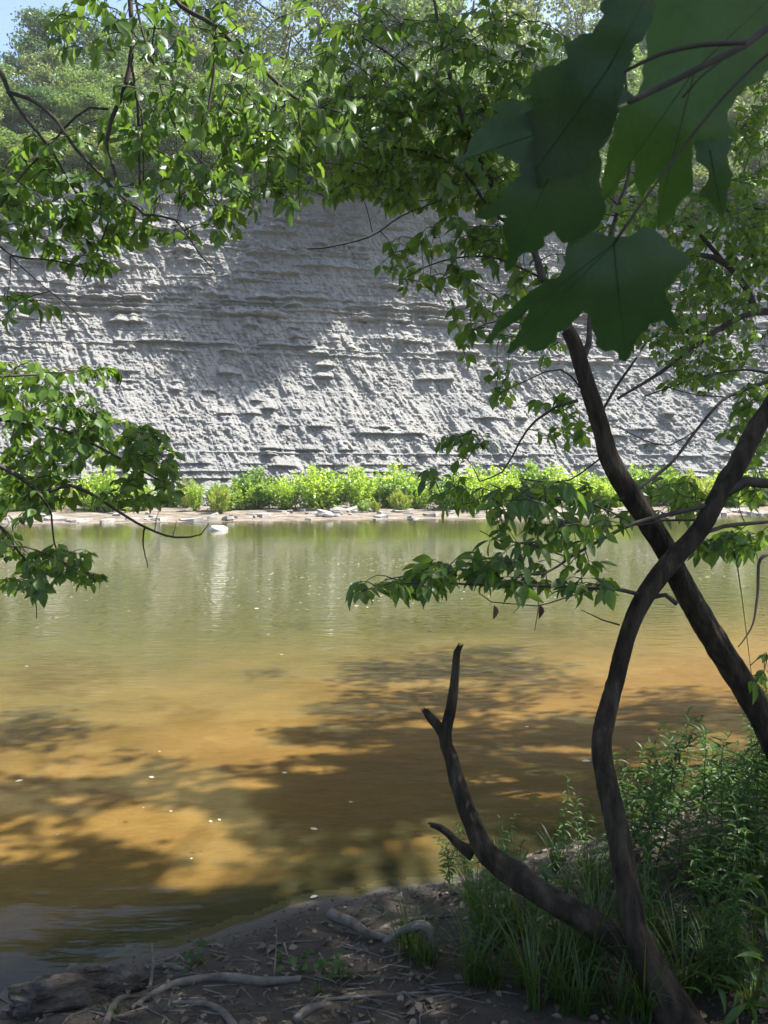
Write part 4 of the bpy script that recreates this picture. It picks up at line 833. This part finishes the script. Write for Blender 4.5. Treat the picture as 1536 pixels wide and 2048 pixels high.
for nm, nodep, outl, d0, (tx, ty) in MAP:
    out = np.array(outl, float); c0 = np.array(nodep, float); ns = 5
    dv_ = np.linalg.norm(out - c0, axis=1); tp_ = (dv_ > np.roll(dv_, 1)) & (dv_ > np.roll(dv_, -1)) & (dv_ > .45 * dv_.max()); out = np.where(tp_[:, None], c0 + (out - c0) * 1.07, out)
    # extra points along the rim, slightly toothed
    pts = []
    for a, b_ in zip(out, np.roll(out, -1, 0)):
        m_ = max(2, int(np.hypot(*(b_ - a)) / 11))
        for f_ in np.arange(m_) / m_: pts.append(a * (1 - f_) + b_ * f_ + (mr.normal(size=2) * 2.4 + (b_ - a)[::-1] * np.array([1, -1]) / np.hypot(*(b_ - a)) * 2.5 * math.sin(f_ * 3.14) if f_ else 0))
    pts = np.array(pts); nO = len(pts); rad = 300.0
    def dep(p): 
        q = (p - c0) / rad; rr2 = (q ** 2).sum(-1); an = np.arctan2(q[..., 1], q[..., 0])
        return d0 + .03 * q[..., 0] * tx * 3 + .03 * q[..., 1] * ty * 3 + .035 * rr2 + (.010 * np.sin(q[..., 0] * 4 + d0 * 90) + .008 * np.cos(q[..., 1] * 5 + d0 * 50)) * rr2 / (rr2 + .15)
    gxx, gyy = np.meshgrid(np.arange(pts[:, 0].min(), pts[:, 0].max(), 13.0), np.arange(pts[:, 1].min(), pts[:, 1].max(), 13.0)); gp_ = np.c_[gxx.ravel(), gyy.ravel()] + mr.uniform(-2, 2, (gxx.size, 2))
    ins = np.zeros(len(gp_), bool)
    for p1, p2 in zip(pts, np.roll(pts, -1, 0)):
        cr_ = (p1[1] > gp_[:, 1]) != (p2[1] > gp_[:, 1]); ins ^= cr_ & (gp_[:, 0] < (p2[0] - p1[0]) * (gp_[:, 1] - p1[1]) / (p2[1] - p1[1] + 1e-9) + p1[0])
    gp_ = gp_[ins]; gp_ = gp_[np.sqrt(((gp_[:, None] - pts[None]) ** 2).sum(-1)).min(1) > 5]
    vv, _e, ff_, *_o = delaunay_2d_cdt([Vector(p_) for p_ in np.vstack([pts, gp_])], [(k_, (k_ + 1) % nO) for k_ in range(nO)], [], 1, 1e-4)
    v2 = np.array([tuple(p_) for p_ in vv]); Vm = np.array([at(x, y, float(dd_)) for (x, y), dd_ in zip(v2, dep(v2))]); T3 = np.array([f_ for f_ in ff_ if len(f_) == 3])
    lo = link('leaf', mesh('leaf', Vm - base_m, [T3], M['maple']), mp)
    # veins to the farthest lobes
    dist = np.linalg.norm(pts - c0, axis=1); tips = [k_ for k_ in range(nO) if dist[k_] == dist[np.arange(k_ - 14, k_ + 15) % nO].max() and dist[k_] > .55 * dist.max()]
    mb = MB()
    for k_ in tips:
        ln = [c0 + (pts[k_] - c0) * f_ for f_ in np.linspace(0, .93, 8)]
        P_ = np.array([at(x, y, float(dep(np.array([x, y]))) - .0006) for x, y in ln]); mb.add(*tube(P_ - base_m, np.linspace(.00042, .00012, 8), 5))
    link('vein', mb.mesh('vein', M['vein']), lo)
def mtube(pts, ds, ws, name):
    P_ = np.array([at(x, y, d) for (x, y), d in zip(pts, np.linspace(*ds, len(pts)))]); P_, R2 = spline(P_ - base_m, np.interp(np.linspace(0, 1, len(pts)), np.linspace(0, 1, len(ws)), ws) * .5 / F / 2, .01)
    link(name, mesh(name, *tube(P_, R2, 7), M['twig']), mp)
mtube([(1228, 487), (1260, 440), (1310, 370), (1385, 270), (1470, 170), (1560, 90), (1640, 60)], (.535, .5), (7, 6, 6, 8), 'petiole')
mtube([(1260, 203), (1330, 170), (1420, 125), (1490, 90), (1560, 40), (1640, 20)], (.45, .5), (11, 12, 14, 16), 'petiole')
mtube([(1250, 143), (1320, 108), (1400, 90), (1490, 85)], (.45, .47), (7, 8, 10), 'petiole')
mtube([(1365, 195), (1400, 155), (1470, 100)], (.515, .5), (4, 4, 5), 'petiole')

# ------------------------------------------------------------------ right bank weeds, grass
def weed_parts(seed, H=.7, nl=26):
    r_ = np.random.default_rng(seed); lean = r_.normal(size=2) * .12
    P_, R2 = spline([(0, 0, -.03), (lean[0] * .3, lean[1] * .3, H * .4), (lean[0] * .7, lean[1] * .7, H * .75), (lean[0] * 1.3, lean[1] * 1.3, H)], [.0045, .004, .003, .0012], .05)
    p, a, n_, l = [], [], [], []
    for k in range(nl):
        f_ = .15 + .85 * (k + r_.random()) / nl; q = P_[min(len(P_) - 1, int(f_ * len(P_)))]; an = k * 2.4 + r_.normal() * .3
        p.append(q); a.append((math.cos(an), math.sin(an), .35 + .8 * (f_ > .85) + r_.normal() * .2)); n_.append((-math.cos(an) * .4, -math.sin(an) * .4, 1)); l.append(r_.uniform(.09, .15) * (1.15 - .5 * f_))
    return (P_, R2), np.array(p), np.array(a), np.array(n_), np.array(l)
WV = []
for k in range(7):
    (P_, R2), p, a, n_, l = weed_parts(60 + k, .6 + .05 * k, 22 + 2 * k)
    WV.append((mesh('stem', *tube(P_, R2, 5), M['weed']), mesh('foliage', *place(*NARROW, p, a, n_, l, l * 1.0), M['weed']), p, a, n_, l))
wl = mesh('leaf', *NARROW, M['weed'])
wr = np.random.default_rng(14); spots = []
def wspot(n, x0, x1, y0, y1, cond=None):
    k = 0
    while k < n:
        x, y = wr.uniform(x0, x1), wr.uniform(y0, y1); d_ = y - float(shore(x))
        if d_ > -.02 or (cond and not cond(x, y)): continue
        spots.append((x, y)); k += 1
wspot(140, 1.0, 3.4, 2.9, 5.6, lambda x, y: x > .30 * y + .1 * wr.random())
wspot(75, .95, 2.4, 2.1, 3.1, lambda x, y: x > .42 * y and not (abs(x - gA[0]) < .12 and abs(y - gA[1]) < .2))
wspot(46, .3, 1.35, 2.5, 4.3)
wspot(35, 3.0, 8.0, 3.5, 9)
def wdist(s_): return math.hypot(s_[0] - .5, s_[1])
spots.sort(key=wdist)
for i_, (x, y) in enumerate(spots):
    v = int(wr.integers(0, 7)); z = float(ground(x, y)); sc = wr.uniform(.6, 1.05) * (.55 if y < 3.0 else (.42 if x < .33 * y else .72)); e = empty('weed', (x, y, z)); e.scale = (sc, sc, sc); e.rotation_euler = (wr.normal() * .1, wr.normal() * .1, wr.uniform(0, 6.28))
    px_ = 768 + F * x / y
    lb = ('short narrow leaved weed behind the dead limb, left of the front trunk' if x < .33 * y else 'low narrow leaved weed in the lower right corner beside the front trunk' if y < 2.9 else 'narrow leaved weed at the right edge below the rear trunk' if px_ > 1440
          else 'tall narrow leaved weed by the water between the two trunks' if y > 4 else 'narrow leaved weed in the middle of the thicket right of the front trunk')
    tag(e, lb, 'weed', 'weeds: ' + lb)
    st, fo, p, a, n_, l = WV[v]; link('stem', st, e)
    if i_ < 42:
        a = unit(a); n_ = unit(n_ - a * (n_ * a).sum(1)[:, None]); sx_ = np.cross(a, n_)
        for q in range(len(p)):
            o = link('leaf', wl, e); mw = Matrix.Identity(4)
            for c in range(3): mw[c][0], mw[c][1], mw[c][2], mw[c][3] = sx_[q][c] * l[q], a[q][c] * l[q], n_[q][c] * l[q], p[q][c]
            o.matrix_local = mw
    else: tag(link('foliage', fo, e), kind='stuff')
n = 7000; x = wr.uniform(.85, 5.5, n); y = wr.uniform(2.1, 7.5, n); k_ = ((y - shore(x)) < -.04) & (x > .43 * y); x, y = x[k_], y[k_]; n = len(x)
P_ = np.stack([x, y, ground(x, y) + wr.uniform(0, .26, n) * (.4 + .9 * vn(x * 3, y * 3, 5))], 1)
tag(link('undergrowth', mesh('undergrowth', *place(*NARROW, P_, wr.normal(size=(n, 3)) * np.array([1, 1, .5]) + np.array([0, 0, .25]), wr.normal(size=(n, 3)) * .6 + np.array([0, 0, 1.]), wr.uniform(.05, .12, n)), M['weed'])), 'low leafy undergrowth covering the right bank', 'undergrowth', None, 'stuff')
def tuft_mesh(seed, n=70, H=.28, spread=.12, w=.005):
    r_ = np.random.default_rng(seed); mb = MB()
    for k in range(n):
        a = r_.uniform(0, 6.283); q = spread * r_.random() * .5; b0 = np.array([math.cos(a) * q, math.sin(a) * q, -.01]); h = H * r_.uniform(.45, 1.1); o_ = r_.uniform(.25, 1.0) * h * .8
        a2 = a + r_.normal() * .5; dv = np.array([math.cos(a2), math.sin(a2), 0]); sd = np.array([-dv[1], dv[0], 0])
        L = []; 
        for f_ in np.linspace(0, 1, 6):
            c = b0 + dv * o_ * f_ ** 1.8 + np.array([0, 0, h * (f_ - .42 * f_ ** 2.6 * (o_ / h))]); ww = w * (1 - f_ ** 2) * .5 + .0003
            L += [c - sd * ww, c + sd * ww]
        jj = np.arange(5) * 2; mb.add(np.array(L), [np.stack([jj, jj + 1, jj + 3, jj + 2], 1)])
    return mb.mesh('grass_tuft', M['grass'])
TV = [tuft_mesh(80), tuft_mesh(81, 90, .34, .16), tuft_mesh(82, 50, .55, .14, .009), tuft_mesh(83, 40, .2, .1), tuft_mesh(84, 30, .7, .1, .012)]
def tuft(px, py, v, sc=1., lab='green grass tuft among twigs on the muddy bank', grp='grass tufts on the near bank'):
    p = gpt(px, py); o = link('grass_tuft', TV[v], None, p); o.scale = (sc,) * 3; o.rotation_euler = (0, 0, wr.uniform(0, 6.28)); tag(o, lab, 'grass tuft', grp)
tuft(820, 1905, 0, .9, 'rounded fresh green grass tuft in front of the arched pale root', 'marked grass tufts'); tuft(850, 1925, 0, .7, 'smaller grass tuft beside the rounded one before the arched root', 'marked grass tufts')
for k in range(26): tuft(wr.uniform(935, 1200), wr.uniform(1780, 2010), int(wr.choice([0, 1, 2, 3])), wr.uniform(.35, .75), 'tall loose grass left of the crossing trunk base', 'grass around the dead limb')
for k in range(9): tuft(wr.uniform(1060, 1190), wr.uniform(1900, 2040), 4, wr.uniform(.35, .6), 'broad bladed tall grass left of the crossing trunk base', 'broad grass around the dead limb')
for k in range(9): tuft(wr.uniform(980, 1180), wr.uniform(1730, 1800), int(wr.choice([2, 3])), wr.uniform(.4, .7), 'thin waterside grass behind the dead limb', 'waterside grass')
for k in range(24): tuft(wr.uniform(1200, 1536), wr.uniform(1750, 2040), int(wr.choice([0, 1, 2])), wr.uniform(.4, .7), 'grass under the weeds at the lower right', 'grass under the weeds')
for px_, py_ in ((640, 1990), (400, 1930), (230, 2030), (700, 1960), (560, 1925)): tuft(px_, py_, 3, .35)

# ------------------------------------------------------------------ sticks, roots, stump and litter on the near bank
def stick(pts, ws, lab, mt='stick', name='stick', lift=.5, cat='stick', n=9, rough=.22, grp=None):
    P_ = [gpt(*p) for p in pts]; dep_ = [float(proj(p)[2][0]) for p in P_]
    ww = np.interp(np.linspace(0, 1, len(pts)), np.linspace(0, 1, len(ws)), ws) * np.array(dep_) / F / 2
    P_ = np.array(P_); lf = np.interp(np.linspace(0, 1, len(pts)), np.linspace(0, 1, len(lift)), lift) if hasattr(lift, '__len__') else None
    P_[:, 2] += ww * .6 + (lf if lf is not None else 0)
    P2, R2 = spline(P_, ww, .015); c = P2.mean(0)
    o = link(name, mesh(name, *tube(P2 - c, R2, n, rough, len(bpy.data.objects) % 97, True, 30), M[mt]), None, c); tag(o, lab, cat, grp); return o
stick([(262, 2020), (325, 1982), (380, 1967), (450, 1960), (525, 1968), (602, 1962)], [10, 14, 17, 18, 18, 13], 'long dark fallen branch lying along the bank at the lower left', cat='branch', name='fallen_branch')
stick([(300, 1936), (335, 1936), (372, 1942)], [9, 13, 8], 'short dark stick behind the long fallen branch')
stick([(305, 1930), (350, 1915), (400, 1890)], [6, 7, 4], 'slim grey stick slanting down to the waterline')
stick([(345, 2008), (415, 2012), (447, 2030), (470, 2060)], [8, 11, 14, 15], 'bent grey root at the bottom edge below the long fallen branch', name='root', cat='root')
stick([(590, 2045), (620, 2022), (660, 2010)], [16, 18, 6], 'thick black stub of wood at the bottom edge', name='wood_stub', cat='wood')
stick([(650, 2000), (768, 1992), (880, 1984)], [6, 6, 4], 'thin straight pale stick lying level at bottom middle', 'drift')
stick([(660, 1856), (700, 1868), (735, 1880), (775, 1880)], [22, 22, 17, 10], 'pale splintered driftwood root end left of the arched root', 'drift', 'driftwood', cat='driftwood', lift=[.05, .04, .02, .0])
_d = float(proj(gpt(845, 1905))[2][0]); P_, R2 = spline([at(x, y, _d + dd) for x, y, dd in ((768, 1884, .05), (790, 1868, .04), (815, 1859, .02), (842, 1851, 0), (859, 1862, -.01), (866, 1885, -.02), (868, 1912, -.03))], np.array([9, 15, 17, 19, 20, 18, 14]) * _d / F / 2, .01)
c_ = P_.mean(0); tag(link('root', mesh('root', *tube(P_ - c_, R2, 30, .22, 21, True, 26), M['drift']), None, c_), 'pale arched root bending down into the grass tuft', 'root')
stick([(748, 1868), (790, 1848), (830, 1840), (880, 1836), (935, 1834)], [9, 10, 9, 8, 6], 'long black stick behind the arched pale root')
stick([(5, 2022), (60, 2030), (145, 2031)], [5, 6, 5], 'thin pale twig below the weathered stump', name='twig', cat='twig')
stick([(210, 2055), (225, 2020), (238, 2003), (258, 1996)], [15, 15, 13, 9], 'pale bone coloured stick at the bottom edge left of the long branch', 'drift')
stick([(1046, 1718), (1093, 1702), (1130, 1697), (1170, 1688)], [5, 6, 5, 3], 'pale stick lying on the waterline behind the dead limb', 'drift')
stick([(548, 1955), (552, 1925), (554, 1902)], [4, 3, 2], 'upright thin twig standing behind the long branch', name='twig', cat='twig', lift=[0, .05, .1])
stick([(300, 1975), (306, 1950), (303, 1925)], [8, 7, 6], 'short upright grey peg of wood behind the long branch', name='wood_peg', cat='wood', lift=[0, .04, .08])
sr = np.random.default_rng(44)
for k in range(230):
    x0, y0 = sr.uniform(-20, 1000), sr.uniform(1880, 2046)
    if y0 < 1990 - (x0) * .23 and x0 < 420: continue
    if gpt(x0, y0)[2] < .03: continue
    an = sr.uniform(0, 6.28); L = sr.uniform(25, 110); stick([(x0, y0), (x0 + math.cos(an) * L * .5 + sr.normal() * 4, y0 + math.sin(an) * L * .14), (x0 + math.cos(an) * L, min(2060, y0 + math.sin(an) * L * .3))], [5 * sr.uniform(.5, 1.2), 4, 2.5], 'thin broken twig in the litter of the muddy bank', name='twig', cat='twig', n=5, grp='twigs in the bank litter', mt='stick' if k % 3 else 'drift')
# weathered stump
Vs, Fs = blob(12, 40, 60, .35); Vs = Vs * np.array([.21, .12, .095])
q = ridge(Vs[:, 0] * 4 + Vs[:, 2] * 9, Vs[:, 1] * 14 + Vs[:, 2] * 7, 6, 4); Vs = Vs * (1 + 1.1 * (q - .62))[:, None]; Vs[:, 2] += .05 * np.clip(.2 - np.abs(Vs[:, 0] + .02), 0, 1)
p = gpt(165, 2000); o = link('driftwood_stump', mesh('driftwood_stump', Vs, Fs, M['stump'], False), None, p + np.array([-.02, 0, .01])); o.rotation_euler = (0, .08, .35)
tag(o, 'weathered grey driftwood stump with a ridged top at the lower left waterline', 'stump')
# leaf litter and crumbs
n = 2600; x = sr.uniform(-2.2, 2.6, n); y = sr.uniform(1.9, 4.2, n); k_ = (y - shore(x)) < -.22; x, y = x[k_], y[k_]; n = len(x)
P_ = np.stack([x, y, ground(x, y) + .008], 1)
tag(link('leaf_litter', mesh('leaf_litter', *place(*LEAVES[4], P_, sr.normal(size=(n, 3)) * np.array([1, 1, .15]), sr.normal(size=(n, 3)) * .35 + np.array([0, 0, 1.]), sr.uniform(.012, .045, n)), M['dead_leaf'])), 'dead leaves littering the dark bank', 'leaf litter', None, 'stuff')
n = 9000; x = sr.uniform(-2.2, 2.6, n); y = sr.uniform(1.9, 4.4, n); k_ = (y - shore(x)) < -.03 - .25 * sr.random(n); x, y = x[k_], y[k_]; n = len(x)
P_ = np.stack([x, y, ground(x, y) + .004], 1)
tag(link('bark_crumbs', mesh('bark_crumbs', *place(*DIAM, P_, sr.normal(size=(n, 3)) * np.array([1, 1, .3]), sr.normal(size=(n, 3)) * .5 + np.array([0, 0, 1.]), sr.uniform(.006, .03, n), sr.uniform(.004, .02, n)), M['litter'], False)), 'bark crumbs and bits of wood strewn on the mud', 'litter', None, 'stuff')
# low seedlings on the litter
for px_, py_ in ((650, 1950), (600, 1945), (680, 1960), (390, 1925), (380, 1945)):
    p = gpt(px_, py_); mbp = sr.normal(size=(9, 3)) * np.array([.035, .035, .012]) + np.array([0, 0, .05]); e = empty('seedling', p); tag(e, 'small round leaved green seedling on the dark litter', 'seedling', 'seedlings on the bank')
    link('foliage', mesh('foliage', *place(*LEAVES[1], mbp, sr.normal(size=(9, 3)) * np.array([1, 1, .2]), sr.normal(size=(9, 3)) * .4 + np.array([0, -.3, 1.]), sr.uniform(.025, .045, 9)), M['weed']), e)
    mb = MB()
    for q in mbp: mb.add(*tube(np.array([[0, 0, -.01], q * .6, q]), np.array([.0012, .001, .0008]), 3))
    link('stem', mb.mesh('stem', M['weed']), e)
# pale flecks added as geometry to imitate sky glints on the riffle
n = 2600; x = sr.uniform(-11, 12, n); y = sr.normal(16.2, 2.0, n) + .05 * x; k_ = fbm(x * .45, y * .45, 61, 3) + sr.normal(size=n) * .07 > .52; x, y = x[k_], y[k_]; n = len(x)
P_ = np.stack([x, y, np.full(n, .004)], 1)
tag(link('glint_flecks', mesh('glint_flecks', *place(DIAM[0] * np.array([1, 1, .2]), DIAM[1], P_, np.stack([np.ones(n), sr.normal(size=n) * .4, 0 * x], 1), np.tile([0, 0, 1.], (n, 1)), sr.uniform(.02, .05, n), sr.uniform(.03, .07, n)), M['float'], False)), 'small white flecks imitating sky glints on the rippled middle of the river', 'glint', None, 'stuff')
# floating bits
for px_, py_, sz, lab in ((316, 1503, 10, 'round pale floating leaf'), (298, 1555, 12, 'larger round pale floating leaf'), (418, 1643, 11, 'pale floating leaf in a clump'), (436, 1640, 9, 'pale floating scrap in a clump'), (620, 1658, 18, 'slim pale floating leaf'), (563, 1546, 14, 'green floating sprig leaf'),
                          (1163, 1524, 22, 'large pale floating leaf'), (708, 1213, 12, 'pale speck'), (508, 1217, 13, 'pale curled leaf'), (697, 1606, 10, 'reddish pale leaf'), (30, 1565, 16, 'pale streak'), (285, 1616, 7, 'pale speck'), (338, 1624, 8, 'pale speck'), (110, 1672, 9, 'pale speck'), (620, 1798, 18, 'white leaf at the bank'), (50, 1333, 10, 'pale speck'),
                          (938, 1672, 16, 'pale leaf near the dead limb'), (230, 1642, 9, 'pale speck'), (560, 1310, 7, 'pale speck'), (1050, 1455, 9, 'pale speck'), (380, 1720, 6, 'pale speck')):
    p = gpt(px_, py_); p[2] = .006; d_ = float(proj(p)[2][0]); tv, tf = LEAVES[3]; an = sr.uniform(-.6, .6); L = sz / F * d_
    o = link('floating_leaf', mesh('floating_leaf', *place(tv * np.array([.8, 1, .3]), tf, np.zeros((1, 3)), np.array([[math.cos(an), math.sin(an) * 1.2, 0]]), np.array([[0, 0, 1.]]), np.array([L])), M['float']), None, p)
    tag(o, lab + ' drifting on the ochre shallows' if 'speck' in lab else lab + ' on the ochre shallow water', 'floating leaf', 'pale specks adrift' if 'speck' in lab else None)

# ------------------------------------------------------------------ summer haze over the river
HZ = (-165, 175, -62, 330, -2.2, 62)
Vh = np.array([(x, y, z) for z in HZ[4:] for y in HZ[2:4] for x in HZ[:2]], float)
m, t, o = mat('haze'); pv = t.nodes.new('ShaderNodeVolumePrincipled'); pv.inputs['Color'].default_value = (.92, .96, 1, 1); pv.inputs['Density'].default_value = .0005; pv.inputs['Anisotropy'].default_value = .35
t.links.new(pv.outputs[0], o.inputs['Volume'])
tag(link('haze', mesh('haze', Vh, [np.array([(0, 2, 3, 1), (4, 5, 7, 6), (0, 1, 5, 4), (2, 6, 7, 3), (0, 4, 6, 2), (1, 3, 7, 5)])], m, False)), 'thin summer haze in the air over the river', None, None, 'stuff')
SC.cycles.volume_bounces = 0
